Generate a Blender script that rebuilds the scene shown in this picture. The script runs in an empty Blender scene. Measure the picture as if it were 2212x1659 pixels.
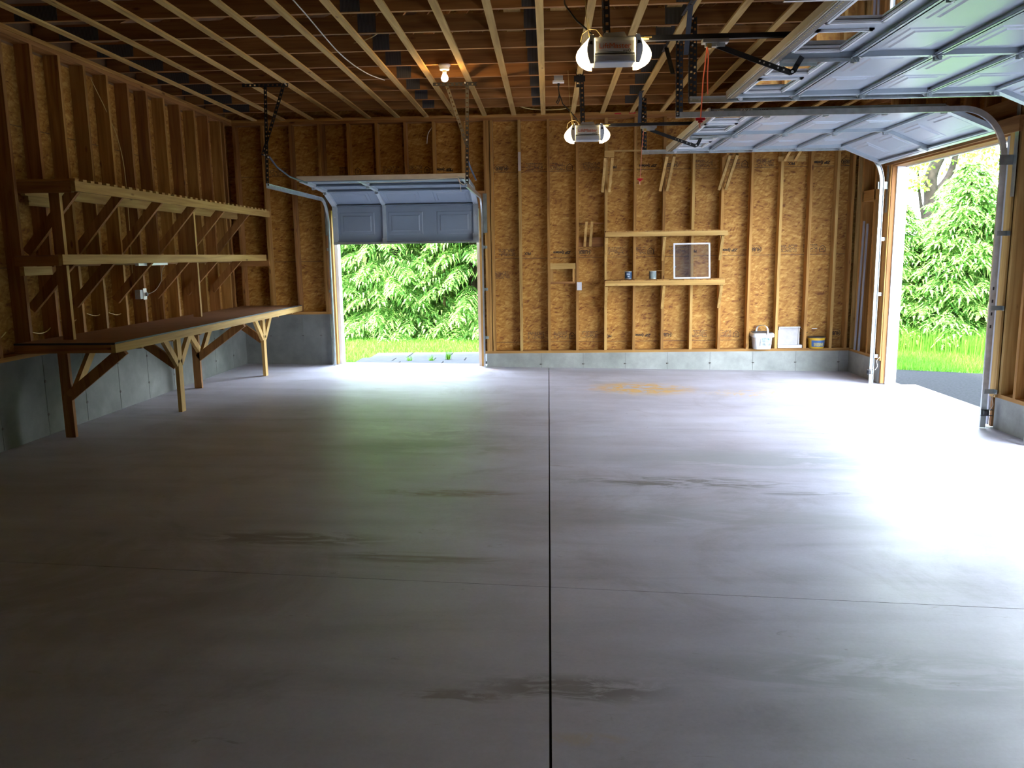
import bpy, math, random
import numpy as np
from mathutils import Vector, Matrix

# ------------------------------------------------------------------ camera
sc = bpy.context.scene
F, YAW, PITCH, ROLL, CAMH = 1727.76, 0.04719, 0.1592, -0.01442, 1.6255
cy, sy, cp, sp = math.cos(YAW), math.sin(YAW), math.cos(PITCH), math.sin(PITCH)
fw = Vector((-sy*cp, cy*cp, -sp)); rt = Vector((cy, sy, 0)); up = rt.cross(fw)
cr, sr = math.cos(ROLL), math.sin(ROLL)
r2 = rt*cr + up*sr; u2 = up*cr - rt*sr
cam = bpy.data.cameras.new('camera'); co = bpy.data.objects.new('camera', cam)
sc.collection.objects.link(co)
cam.sensor_width = 36.0; cam.lens = F/2212*36.0; cam.clip_end = 500; cam.clip_start = .05
co.matrix_world = Matrix(((r2.x, u2.x, -fw.x, 0), (r2.y, u2.y, -fw.y, 0), (r2.z, u2.z, -fw.z, CAMH), (0, 0, 0, 1)))
sc.camera = co
# ------------------------------------------------------------------ world, sun, exposure
W = bpy.data.worlds.new('world'); sc.world = W; W.use_nodes = True
wn = W.node_tree.nodes; wl = W.node_tree.links; wn.clear()
wo = wn.new('ShaderNodeOutputWorld'); wb = wn.new('ShaderNodeBackground')
tc = wn.new('ShaderNodeTexCoord'); sx = wn.new('ShaderNodeSeparateXYZ'); rp = wn.new('ShaderNodeValToRGB')
wl.new(tc.outputs['Generated'], sx.inputs[0]); wl.new(sx.outputs['Z'], rp.inputs[0])
rp.color_ramp.elements[0].position = 0.0; rp.color_ramp.elements[0].color = (.90, .96, 1.0, 1)
rp.color_ramp.elements[1].position = 0.7; rp.color_ramp.elements[1].color = (.66, .80, 1.0, 1)
wl.new(rp.outputs[0], wb.inputs[0]); wb.inputs[1].default_value = 26.0
wl.new(wb.outputs[0], wo.inputs[0])
sl = bpy.data.lights.new('sun', 'SUN'); sl.energy = 42.0; sl.angle = math.radians(9); sl.color = (1.0, .95, .86)
so = bpy.data.objects.new('sun', sl); sc.collection.objects.link(so)
so.rotation_euler = Vector((-.30, -.34, .9)).to_track_quat('Z', 'Y').to_euler()
sc.view_settings.view_transform = 'Standard'; sc.view_settings.look = 'None'
sc.view_settings.gamma = 1.0; sc.view_settings.exposure = 0.12
sc.view_settings.use_curve_mapping = False
sc.cycles.max_bounces = 9; sc.cycles.glossy_bounces = 3; sc.cycles.transmission_bounces = 4

# ------------------------------------------------------------------ shared numbers
DB, XL, XR, ZC = 11.604, -4.481, 4.293, 3.575     # stud faces of back, left and right wall; joist undersides
YR = -2.6                                          # wall behind the camera
SILL = .2135; SILLH = .815                         # foundation tops: right and back / left
def zf(x): return -.02125*x                        # the slab falls towards the big doors
rng = random.Random(7)

# ------------------------------------------------------------------ materials
MATS = {}
def nm(name):
    m = bpy.data.materials.new(name); m.use_nodes = True
    n = m.node_tree.nodes; l = m.node_tree.links
    return m, n, l, n['Principled BSDF']
def ramp(n, stops):
    r = n.new('ShaderNodeValToRGB'); e = r.color_ramp.elements
    while len(e) < len(stops): e.new(.5)
    for k, (p, c) in enumerate(stops): e[k].position = p; e[k].color = (*c, 1)
    return r
def simple(name, col, rough=.5, metal=0., noise=0., scale=8., spec=.5, bump=0.):
    if name in MATS: return MATS[name]
    m, n, l, b = nm(name)
    b.inputs['Base Color'].default_value = (*col, 1); b.inputs['Roughness'].default_value = rough
    b.inputs['Metallic'].default_value = metal; b.inputs['Specular IOR Level'].default_value = spec
    t = n.new('ShaderNodeTexCoord'); no = n.new('ShaderNodeTexNoise'); no.inputs['Scale'].default_value = scale
    no.inputs['Detail'].default_value = 5; l.new(t.outputs['Object'], no.inputs['Vector'])
    a = max(noise, .04)
    r = ramp(n, [(.3, tuple(c*(1-a) for c in col)), (.7, tuple(min(1, c*(1+a)) for c in col))])
    l.new(no.outputs['Fac'], r.inputs[0]); l.new(r.outputs[0], b.inputs['Base Color'])
    if bump:
        bp = n.new('ShaderNodeBump'); bp.inputs['Strength'].default_value = bump; bp.inputs['Distance'].default_value = .003
        l.new(no.outputs['Fac'], bp.inputs['Height']); l.new(bp.outputs[0], b.inputs['Normal'])
    MATS[name] = m; return m
def wood(axis, tone='a'):
    key = 'lumber_%s_%s' % (axis, tone)
    if key in MATS: return MATS[key]
    m, n, l, b = nm(key)
    t = n.new('ShaderNodeTexCoord'); mp = n.new('ShaderNodeMapping'); oi = n.new('ShaderNodeObjectInfo')
    s = {'x': (1.2, 22, 22), 'y': (22, 1.2, 22), 'z': (22, 22, 1.2)}[axis]
    mp.inputs['Scale'].default_value = s
    ad = n.new('ShaderNodeVectorMath'); ad.operation = 'ADD'
    sc_ = n.new('ShaderNodeVectorMath'); sc_.operation = 'SCALE'; cb = n.new('ShaderNodeCombineXYZ')
    for k in range(3): l.new(oi.outputs['Random'], cb.inputs[k])
    l.new(cb.outputs[0], sc_.inputs[0]); sc_.inputs['Scale'].default_value = 37.
    l.new(t.outputs['Object'], ad.inputs[0]); l.new(sc_.outputs[0], ad.inputs[1]); l.new(ad.outputs[0], mp.inputs['Vector'])
    no = n.new('ShaderNodeTexNoise'); no.inputs['Scale'].default_value = 1.; no.inputs['Detail'].default_value = 6
    no.inputs['Distortion'].default_value = .8; l.new(mp.outputs[0], no.inputs['Vector'])
    if tone == 'a': c0, c1, c2 = (.26, .110, .022), (.43, .215, .050), (.54, .30, .085)
    elif tone == 'b': c0, c1, c2 = (.20, .074, .018), (.33, .145, .038), (.43, .200, .060)
    else: c0, c1, c2 = (.37, .205, .055), (.52, .315, .092), (.62, .41, .145)
    r = ramp(n, [(.28, c0), (.5, c1), (.72, c2)]); l.new(no.outputs['Fac'], r.inputs[0])
    # knots
    mk = n.new('ShaderNodeMapping'); mk.inputs['Scale'].default_value = {'x': (1.3, 4, 4), 'y': (4, 1.3, 4), 'z': (4, 4, 1.3)}[axis]
    l.new(ad.outputs[0], mk.inputs['Vector'])
    vo = n.new('ShaderNodeTexVoronoi'); vo.inputs['Scale'].default_value = 1.7; l.new(mk.outputs[0], vo.inputs['Vector'])
    rk = ramp(n, [(.05, (.25, .12, .06)), (.11, (1, 1, 1))]); l.new(vo.outputs['Distance'], rk.inputs[0])
    mx = n.new('ShaderNodeMix'); mx.data_type = 'RGBA'; mx.blend_type = 'MULTIPLY'; mx.inputs['Factor'].default_value = .8
    l.new(r.outputs[0], mx.inputs[6]); l.new(rk.outputs[0], mx.inputs[7])
    hs = n.new('ShaderNodeHueSaturation'); mr = n.new('ShaderNodeMapRange')
    mr.inputs['To Min'].default_value = .78; mr.inputs['To Max'].default_value = 1.12
    l.new(oi.outputs['Random'], mr.inputs['Value']); l.new(mr.outputs[0], hs.inputs['Value']); l.new(mx.outputs[2], hs.inputs['Color'])
    l.new(hs.outputs[0], b.inputs['Base Color']); b.inputs['Roughness'].default_value = .75
    MATS[key] = m; return m
def osb(axis, seam0=-.86):
    key = 'strand_board_' + axis
    if key in MATS: return MATS[key]
    m, n, l, b = nm(key)
    t = n.new('ShaderNodeTexCoord')
    sxyz = n.new('ShaderNodeSeparateXYZ'); l.new(t.outputs['Object'], sxyz.inputs[0])
    cb = n.new('ShaderNodeCombineXYZ')
    l.new(sxyz.outputs['X' if axis == 'x' else 'Y'], cb.inputs[0]); l.new(sxyz.outputs['Z'], cb.inputs[1])
    cols = []
    wn_ = n.new('ShaderNodeTexNoise'); wn_.inputs['Scale'].default_value = 3.5; wn_.inputs['Detail'].default_value = 3
    l.new(cb.outputs[0], wn_.inputs['Vector'])
    ws = n.new('ShaderNodeVectorMath'); ws.operation = 'SCALE'; ws.inputs['Scale'].default_value = .11; l.new(wn_.outputs['Color'], ws.inputs[0])
    wa = n.new('ShaderNodeVectorMath'); wa.operation = 'ADD'; l.new(cb.outputs[0], wa.inputs[0]); l.new(ws.outputs[0], wa.inputs[1])
    for rot, scl in ((.18, (10, 46, 1)), (-.28, (12, 52, 1)), (.9, (14, 44, 1))):
        mp = n.new('ShaderNodeMapping'); mp.vector_type = 'TEXTURE'; mp.inputs['Rotation'].default_value = (0, 0, rot)
        mp.inputs['Scale'].default_value = tuple(1/s for s in scl); l.new(wa.outputs[0], mp.inputs['Vector'])
        v = n.new('ShaderNodeTexVoronoi'); v.inputs['Scale'].default_value = 1.; l.new(mp.outputs[0], v.inputs['Vector'])
        sp_ = n.new('ShaderNodeSeparateColor'); l.new(v.outputs['Color'], sp_.inputs[0]); cols.append(sp_.outputs[0])
    a1 = n.new('ShaderNodeMath'); a1.operation = 'ADD'; l.new(cols[0], a1.inputs[0]); l.new(cols[1], a1.inputs[1])
    a2 = n.new('ShaderNodeMath'); a2.operation = 'ADD'; l.new(a1.outputs[0], a2.inputs[0]); l.new(cols[2], a2.inputs[1])
    a3 = n.new('ShaderNodeMath'); a3.operation = 'MULTIPLY'; a3.inputs[1].default_value = 1/3.; l.new(a2.outputs[0], a3.inputs[0])
    r = ramp(n, [(.12, (.20, .070, .009)), (.30, (.36, .158, .022)), (.55, (.44, .222, .040)), (.95, (.63, .385, .105))])
    l.new(a3.outputs[0], r.inputs[0])
    # large soft tone variation and 4 ft sheet seams
    no = n.new('ShaderNodeTexNoise'); no.inputs['Scale'].default_value = 1.1; no.inputs['Detail'].default_value = 3
    l.new(cb.outputs[0], no.inputs['Vector'])
    r2_ = ramp(n, [(.3, (.78, .74, .70)), (.7, (1.08, 1.06, 1.02))]); l.new(no.outputs['Fac'], r2_.inputs[0])
    mx = n.new('ShaderNodeMix'); mx.data_type = 'RGBA'; mx.blend_type = 'MULTIPLY'; mx.inputs['Factor'].default_value = 1.
    l.new(r.outputs[0], mx.inputs[6]); l.new(r2_.outputs[0], mx.inputs[7])
    z0 = n.new('ShaderNodeMath'); z0.operation = 'SUBTRACT'; z0.inputs[1].default_value = seam0; l.new(sxyz.outputs['Z'], z0.inputs[0])
    md = n.new('ShaderNodeMath'); md.operation = 'MODULO'; md.inputs[1].default_value = 1.2192; l.new(z0.outputs[0], md.inputs[0])
    lt = n.new('ShaderNodeMath'); lt.operation = 'LESS_THAN'; lt.inputs[1].default_value = .008; l.new(md.outputs[0], lt.inputs[0])
    mx2 = n.new('ShaderNodeMix'); mx2.data_type = 'RGBA'; mx2.blend_type = 'MIX'; l.new(lt.outputs[0], mx2.inputs['Factor'])
    l.new(mx.outputs[2], mx2.inputs[6]); mx2.inputs[7].default_value = (.16, .08, .03, 1)
    l.new(mx2.outputs[2], b.inputs['Base Color']); b.inputs['Roughness'].default_value = .7
    bp = n.new('ShaderNodeBump'); bp.inputs['Strength'].default_value = .25; bp.inputs['Distance'].default_value = .004
    l.new(a3.outputs[0], bp.inputs['Height']); l.new(bp.outputs[0], b.inputs['Normal'])
    MATS[key] = m; return m
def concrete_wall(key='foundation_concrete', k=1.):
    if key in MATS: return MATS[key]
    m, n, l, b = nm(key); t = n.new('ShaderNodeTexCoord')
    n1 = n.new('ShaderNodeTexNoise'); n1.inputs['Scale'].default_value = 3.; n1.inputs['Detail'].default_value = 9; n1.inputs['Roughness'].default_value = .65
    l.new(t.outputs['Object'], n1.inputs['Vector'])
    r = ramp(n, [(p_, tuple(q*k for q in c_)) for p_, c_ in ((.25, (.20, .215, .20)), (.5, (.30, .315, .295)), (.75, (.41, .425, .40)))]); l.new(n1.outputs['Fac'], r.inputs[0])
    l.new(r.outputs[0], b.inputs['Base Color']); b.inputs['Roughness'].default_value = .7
    bp = n.new('ShaderNodeBump'); bp.inputs['Strength'].default_value = .3; bp.inputs['Distance'].default_value = .004
    l.new(n1.outputs['Fac'], bp.inputs['Height']); l.new(bp.outputs[0], b.inputs['Normal'])
    MATS[key] = m; return m
def floor_mat():
    m, n, l, b = nm('floor_concrete'); t = n.new('ShaderNodeTexCoord')
    def noise(scale, det, rough=.6, sv=(1, 1, 1), dist=0., off=(0, 0, 0)):
        mp = n.new('ShaderNodeMapping'); mp.inputs['Scale'].default_value = sv; mp.inputs['Location'].default_value = off
        l.new(t.outputs['Object'], mp.inputs['Vector'])
        q = n.new('ShaderNodeTexNoise'); q.inputs['Scale'].default_value = scale; q.inputs['Detail'].default_value = det
        q.inputs['Roughness'].default_value = rough; q.inputs['Distortion'].default_value = dist
        l.new(mp.outputs[0], q.inputs['Vector']); return q.outputs['Fac']
    def mul(a, bcol, fac=1., blend='MULTIPLY'):
        x = n.new('ShaderNodeMix'); x.data_type = 'RGBA'; x.blend_type = blend
        if isinstance(fac, float): x.inputs['Factor'].default_value = fac
        else: l.new(fac, x.inputs['Factor'])
        l.new(a, x.inputs[6])
        if isinstance(bcol, tuple): x.inputs[7].default_value = (*bcol, 1)
        else: l.new(bcol, x.inputs[7])
        return x.outputs[2]
    base = ramp(n, [(.3, (.41, .385, .435)), (.55, (.48, .46, .52)), (.75, (.54, .53, .60))])
    l.new(noise(1.1, 8, .62), base.inputs[0]); c = base.outputs[0]
    # long trowel streaks across the room, cloudy patches and fine speckle
    st = ramp(n, [(.35, (.82, .81, .79)), (.6, (1.04, 1.04, 1.04))]); l.new(noise(1.2, 6, .6, (.45, 2.2, 1), .5, (3, 1, 0)), st.inputs[0]); c = mul(c, st.outputs[0], .85)
    pt = ramp(n, [(.30, (.70, .67, .62)), (.46, (1, 1, 1))]); l.new(noise(.75, 7, .68, (1, 1, 1), 1.2, (11, 4, 0)), pt.inputs[0]); c = mul(c, pt.outputs[0], .7)
    fs = ramp(n, [(.28, (.62, .57, .52)), (.36, (1, 1, 1))]); l.new(noise(7., 6, .7, (.7, 1.5, 1), 1., (5, 9, 0)), fs.inputs[0]); c = mul(c, fs.outputs[0], .7)
    sp2 = ramp(n, [(.2, (.88, .88, .88)), (.8, (1.1, 1.1, 1.1))]); l.new(noise(60., 3), sp2.inputs[0]); c = mul(c, sp2.outputs[0], .5)
    # local stains: (centre, half-size, colour, noise scale, threshold)
    def stain(cx, cyy, hx, hy, col, ns, th, stretch=(1, 1, 1), gain=1., off=(0, 0, 0)):
        nonlocal c
        mp = n.new('ShaderNodeMapping'); mp.vector_type = 'TEXTURE'; mp.inputs['Location'].default_value = (cx, cyy, 0)
        mp.inputs['Scale'].default_value = (hx, hy, 1000); l.new(t.outputs['Object'], mp.inputs['Vector'])
        ln = n.new('ShaderNodeVectorMath'); ln.operation = 'LENGTH'; l.new(mp.outputs[0], ln.inputs[0])
        fall = n.new('ShaderNodeMapRange'); fall.inputs['From Min'].default_value = 1.; fall.inputs['From Max'].default_value = .45
        l.new(ln.outputs['Value'], fall.inputs['Value'])
        nz = n.new('ShaderNodeMapRange'); nz.inputs['From Min'].default_value = th; nz.inputs['From Max'].default_value = th+.12
        l.new(noise(ns, 6, .65, stretch, 1.5, off), nz.inputs['Value'])
        mm = n.new('ShaderNodeMath'); mm.operation = 'MULTIPLY'; l.new(fall.outputs[0], mm.inputs[0]); l.new(nz.outputs[0], mm.inputs[1])
        m2 = n.new('ShaderNodeMath'); m2.operation = 'MULTIPLY'; m2.inputs[1].default_value = gain; l.new(mm.outputs[0], m2.inputs[0])
        c = mul(c, col, m2.outputs[0], 'MIX')
    stain(1.15, 9.85, .75, .55, (.66, .36, .04), 4., .43, (1, 1.3, 1), .95)
    stain(2.5, 9.6, .7, .4, (.62, .40, .10), 7., .50, (1, 1, 1), .8, (2, 7, 0))
    stain(1.9, 9.5, 1.6, .3, (.60, .48, .28), 3., .5, (1, 2, 1), .3, (9, 3, 0))
    stain(.5, 9.75, .35, .14, (.45, .22, .10), 5., .48, (1, 3, 1), .5)
    stain(-.8, 11.3, .28, .12, (.70, .34, .12), 5., .45, (1, 3, 1), .5)
    stain(.95, 5.68, 1.0, .20, (.15, .14, .12), 4., .44, (.7, 3, 1), .85, (1, 2, 0))
    stain(2.0, 5.45, 1.0, .07, (.15, .14, .13), 3., .42, (.5, 2, 1), .7, (4, 2, 0))
    stain(-.7, 5.30, .6, .12, (.22, .14, .09), 4., .43, (.6, 3, 1), .75)
    stain(-1.5, 4.35, .7, .16, (.16, .12, .08), 4., .42, (.6, 2.5, 1), .7)
    stain(-.75, 4.1, .6, .10, (.18, .13, .08), 4., .42, (.5, 3, 1), .65)
    stain(.08, 2.82, .45, .12, (.13, .115, .10), 5., .42, (.7, 2, 1), .7)
    stain(-.35, 2.75, .25, .06, (.17, .13, .10), 6., .44, (.7, 2, 1), .6)
    stain(.12, 2.50, .18, .05, (.50, .36, .14), 6., .42, (1, 1, 1), .35)
    stain(1.9, 6.35, 1.7, .45, (.26, .27, .27), 1.2, .34, (.7, 2, 1), .7)
    stain(1.6, 3.0, 1.5, .25, (.27, .27, .27), 2., .40, (.6, 2, 1), .55, (3, 3, 0))
    stain(1.0, 4.9, 1.8, .3, (.30, .30, .30), 1.5, .40, (.6, 2, 1), .5, (6, 3, 0))
    stain(-.9, 6.6, 1.1, .35, (.26, .25, .23), 2., .42, (.7, 2, 1), .5, (6, 8, 0))
    stain(-1.2, 7.2, .8, .5, (.62, .64, .62), 3., .5, (1, 1.6, 1), .5)
    stain(-2.2, 3.7, 1.2, .9, (.27, .22, .22), 1.2, .42, (1, 1, 1), .4)
    l.new(c, b.inputs['Base Color'])
    rr = n.new('ShaderNodeMapRange'); rr.inputs['To Min'].default_value = .32; rr.inputs['To Max'].default_value = .6
    l.new(noise(2.3, 6, .6, (1, 1, 1), .4, (7, 7, 0)), rr.inputs['Value']); l.new(rr.outputs[0], b.inputs['Roughness'])
    bp = n.new('ShaderNodeBump'); bp.inputs['Strength'].default_value = .12; bp.inputs['Distance'].default_value = .003
    l.new(noise(25., 5), bp.inputs['Height']); l.new(bp.outputs[0], b.inputs['Normal'])
    return m
def gang_mat():
    m, n, l, b = nm('truss_plate_steel'); t = n.new('ShaderNodeTexCoord')
    w = n.new('ShaderNodeTexWave'); w.bands_direction = 'X'; w.inputs['Scale'].default_value = 28.; w.inputs['Distortion'].default_value = .3
    l.new(t.outputs['Object'], w.inputs['Vector'])
    r = ramp(n, [(.3, (.055, .058, .066)), (.8, (.15, .155, .17))]); l.new(w.outputs['Fac'], r.inputs[0]); l.new(r.outputs[0], b.inputs['Base Color'])
    b.inputs['Roughness'].default_value = .5; b.inputs['Metallic'].default_value = .4; return m
def leaf_mat(name, c0, c1, c2, trans=.35):
    m, n, l, b = nm(name)
    g = n.new('ShaderNodeNewGeometry'); r = ramp(n, [(.0, c0), (.55, c1), (1., c2)])
    l.new(g.outputs['Random Per Island'], r.inputs[0]); l.new(r.outputs[0], b.inputs['Base Color'])
    b.inputs['Roughness'].default_value = .5; b.inputs['Specular IOR Level'].default_value = .25
    tr = n.new('ShaderNodeBsdfTranslucent'); l.new(r.outputs[0], tr.inputs[0]); mx = n.new('ShaderNodeMixShader')
    mx.inputs[0].default_value = trans; o = n['Material Output']
    l.new(b.outputs[0], mx.inputs[1]); l.new(tr.outputs[0], mx.inputs[2]); l.new(mx.outputs[0], o.inputs[0]); return m
def emit(name, col, st):
    m, n, l, b = nm(name); b.inputs['Base Color'].default_value = (*col, 1)
    b.inputs['Emission Color'].default_value = (*col, 1); b.inputs['Emission Strength'].default_value = st; return m

CONC = concrete_wall(); CONT = concrete_wall('tall_foundation_shaded', .50); GANG = gang_mat()  # CONT: same concrete darkened, the dim left side's shade put into its colour
GALV = simple('galvanised_steel', (.56, .60, .61), .34, .75, .14, 14.)
GALVD = simple('aged_galvanised_steel', (.30, .34, .33), .42, .7, .25, 9.)
BLACKM = simple('black_angle_iron', (.022, .024, .03), .45, .3, .2, 20.)
PAINT = simple('grey_white_door_steel', (.43, .475, .53), .30, .0, .03, 3.)
PAINTD = simple('door_stile_steel', (.52, .58, .62), .36, .25, .05, 6.)
RIM = simple('door_edge_lamp_cream', (.62, .55, .42), .5, 0, .06, 12.)  # cream edge, warm lamplight partly put into its colour
WHITE = simple('white_plastic', (.82, .82, .82), .4)
PVC = simple('white_pvc_trim', (.80, .83, .85), .45)
GREYV = simple('grey_vinyl', (.30, .33, .38), .5, 0, .05, 4.)
INK = simple('black_print', (.035, .022, .015), .8, 0, .1, 90.)
INKL = simple('faded_print', (.10, .055, .03), .8, 0, .1, 90.)
BLK = simple('black_rubber', (.015, .015, .017), .5)
BOLT = simple('bright_bolt', (.75, .75, .75), .3, .6)
PLY = simple('brown_hardboard', (.30, .145, .075), .55, 0, .12, 5.)
REDM = simple('red_plastic', (.60, .015, .02), .4)
ORG = simple('orange_cord', (.95, .20, .10), .6)
WIRE = simple('brass_wire', (.65, .50, .20), .4, .5)
ROMEX = simple('yellow_cable', (.62, .46, .16), .5)
WCORD = simple('white_cord', (.72, .70, .62), .5)
BARK = simple('tree_bark', (.030, .023, .018), .9, 0, .4, 9., .2, .8)
LENS = emit('lit_lens', (1.0, .77, .43), 14.)
BULB = emit('lit_bulb', (1.0, .62, .24), 190.)
GLASS = None
def glass():
    global GLASS
    if GLASS: return GLASS
    m, n, l, b = nm('window_glass'); b.inputs['Base Color'].default_value = (.9, .95, .95, 1); b.inputs['Roughness'].default_value = .03
    t = n.new('ShaderNodeBsdfTransparent'); g = n.new('ShaderNodeBsdfGlossy'); g.inputs['Roughness'].default_value = .03
    fr = n.new('ShaderNodeFresnel'); fr.inputs[0].default_value = 1.45; mx = n.new('ShaderNodeMixShader')
    l.new(fr.outputs[0], mx.inputs[0]); l.new(t.outputs[0], mx.inputs[1]); l.new(g.outputs[0], mx.inputs[2])
    l.new(mx.outputs[0], n['Material Output'].inputs[0]); GLASS = m; return m

# ------------------------------------------------------------------ mesh helpers
class MB:
    def __init__(s): s.v = []; s.f = []
    def add(s, vs, fs):
        o = len(s.v); s.v += [tuple(q) for q in vs]; s.f += [tuple(i+o for i in f) for f in fs]; return s
    def box(s, x0, x1, y0, y1, z0, z1):
        vs = [(x, y, z) for x in (x0, x1) for y in (y0, y1) for z in (z0, z1)]
        return s.add(vs, [(0, 1, 3, 2), (4, 6, 7, 5), (0, 4, 5, 1), (2, 3, 7, 6), (0, 2, 6, 4), (1, 5, 7, 3)])
    def beam(s, p, q, w, h, side=(0, 0, 1), e0=0, e1=0):
        # bar from p to q; h measured along `side` (made square to the bar), w across it
        p = Vector(p); q = Vector(q); d = (q-p).normalized(); p = p-d*e0; q = q+d*e1
        a = Vector(side); a = (a-d*a.dot(d)).normalized(); b = d.cross(a)
        vs = []
        for c in (p, q):
            for i, j in ((-1, -1), (1, -1), (1, 1), (-1, 1)): vs.append(c+b*(i*w/2)+a*(j*h/2))
        return s.add(vs, [(3, 2, 1, 0), (4, 5, 6, 7), (0, 1, 5, 4), (1, 2, 6, 5), (2, 3, 7, 6), (3, 0, 4, 7)])
    def tube(s, pts, r, n=8, cap=True):
        pts = [Vector(p) for p in pts]; rs = r if isinstance(r, (list, tuple)) else [r]*len(pts)
        rings = []; a = None
        for i, p in enumerate(pts):
            d = (pts[min(i+1, len(pts)-1)]-pts[max(i-1, 0)]).normalized()
            if a is None: a = d.orthogonal().normalized()
            else:
                a = a-d*a.dot(d); a = a.normalized() if a.length > 1e-6 else d.orthogonal().normalized()
            b = d.cross(a)
            rings.append([p+(a*math.cos(2*math.pi*k/n)+b*math.sin(2*math.pi*k/n))*rs[i] for k in range(n)])
        vs = [v for R_ in rings for v in R_]; fs = []
        for i in range(len(pts)-1):
            for k in range(n): fs.append((i*n+k, i*n+(k+1) % n, (i+1)*n+(k+1) % n, (i+1)*n+k))
        if cap: fs += [tuple(range(n))[::-1], tuple((len(pts)-1)*n+k for k in range(n))]
        return s.add(vs, fs)
    def lathe(s, c, prof, n=24, squash=(1, 1), superq=2.):
        vs = []; fs = []
        for (r, z) in prof:
            for k in range(n):
                t = 2*math.pi*k/n; ct, st = math.cos(t), math.sin(t)
                x = abs(ct)**(2/superq)*(1 if ct >= 0 else -1); y = abs(st)**(2/superq)*(1 if st >= 0 else -1)
                vs.append((c[0]+r*x*squash[0], c[1]+r*y*squash[1], c[2]+z))
        for i in range(len(prof)-1):
            for k in range(n): fs.append((i*n+k, i*n+(k+1) % n, (i+1)*n+(k+1) % n, (i+1)*n+k))
        fs += [tuple(range(n))[::-1], tuple((len(prof)-1)*n+k for k in range(n))]
        return s.add(vs, fs)
    def perf(s, p, q, w, t, side, pitch=.05, hole=.018):
        # flat bar with a row of real square holes: w across `side`, thickness t
        p = Vector(p); q = Vector(q); d = (q-p).normalized(); L = (q-p).length
        a = Vector(side); a = (a-d*a.dot(d)).normalized(); m = (w-hole)/2
        for sg in (-1, 1):
            c = a*(sg*(hole/2+m/2)); s.beam(p+c, q+c, t, m, a)
        k = 0; x = 0.
        while x < L:
            x1 = min(L, x+pitch-hole); s.beam(p+d*x, p+d*x1, t, hole*1.02, a); x += pitch
        return s
    def build(s, name, mat, parent=None, smooth=False, bevel=0.):
        me = bpy.data.meshes.new(name); me.from_pydata(s.v, [], s.f); me.update()
        if isinstance(mat, (list, tuple)):
            for q in mat: me.materials.append(q)
        elif mat: me.materials.append(mat)
        if smooth:
            me.polygons.foreach_set('use_smooth', [True]*len(me.polygons))
        o = bpy.data.objects.new(name, me); sc.collection.objects.link(o)
        if parent is not None: o.parent = parent
        if bevel:
            b = o.modifiers.new('bevel', 'BEVEL'); b.width = bevel; b.segments = 2; b.limit_method = 'ANGLE'
        if smooth:
            try:
                with bpy.context.temp_override(object=o, active_object=o, selected_objects=[o], selected_editable_objects=[o]):
                    bpy.ops.object.shade_auto_smooth(angle=.7)
            except Exception: pass
        return o
def tag(o, label=None, cat=None, group=None, kind=None):
    if label: o['label'] = label
    if cat: o['category'] = cat
    if group: o['group'] = group
    if kind: o['kind'] = kind
    return o
def empty(name, label=None, cat=None, group=None, kind=None):
    o = bpy.data.objects.new(name, None); sc.collection.objects.link(o); o.empty_display_size = .1
    return tag(o, label, cat, group, kind)
def sub(mb, name, mat, parent, smooth=False, bevel=0., label=None):
    o = mb.build(name, mat, parent, smooth, bevel)
    if label: o['label'] = label
    return o
def sub_n(mb, name, mat, parent, per=8, smooth=False):
    # every run of `per` vertices is one piece and becomes a part of its own
    # (boxes have 8 vertices); per=None splits by connected pieces
    n = len(mb.v); root = list(range(n))
    def fd(i):
        while root[i] != i: root[i] = root[root[i]]; i = root[i]
        return i
    for f in mb.f:
        for i in f[1:]:
            a, b_ = fd(f[0]), fd(i)
            if a != b_: root[b_] = a
    if per:
        for i in range(n):
            a, b_ = fd(i), fd(i//per*per)
            if a != b_: root[a] = b_
    grp = {}
    for i in range(n): grp.setdefault(fd(i), []).append(i)
    out = []
    for ids in grp.values():
        mp_ = {q: k for k, q in enumerate(ids)}; m2 = MB(); m2.v = [mb.v[q] for q in ids]
        m2.f = [tuple(mp_[q] for q in f) for f in mb.f if f[0] in mp_]
        out.append(m2.build(name, mat, parent, smooth))
    return out
def text(body, size, mat, M, parent, name='lettering', ext=.0008, align='CENTER', shear=0., bold=0., sx_=1.):
    cu = bpy.data.curves.new(name, 'FONT'); cu.body = body; cu.size = size; cu.extrude = ext
    cu.align_x = align; cu.align_y = 'CENTER'; cu.shear = shear; cu.offset = bold; cu.resolution_u = 3
    cu.materials.append(mat); o = bpy.data.objects.new(name, cu); sc.collection.objects.link(o)
    o.parent = parent; o.matrix_local = M @ Matrix.Diagonal((sx_, 1, 1, 1)); return o
def frame(origin, right, upv):
    r = Vector(right).normalized(); u = Vector(upv).normalized(); nn = r.cross(u)
    return Matrix(((r.x, u.x, nn.x, origin[0]), (r.y, u.y, nn.y, origin[1]), (r.z, u.z, nn.z, origin[2]), (0, 0, 0, 1)))

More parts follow.
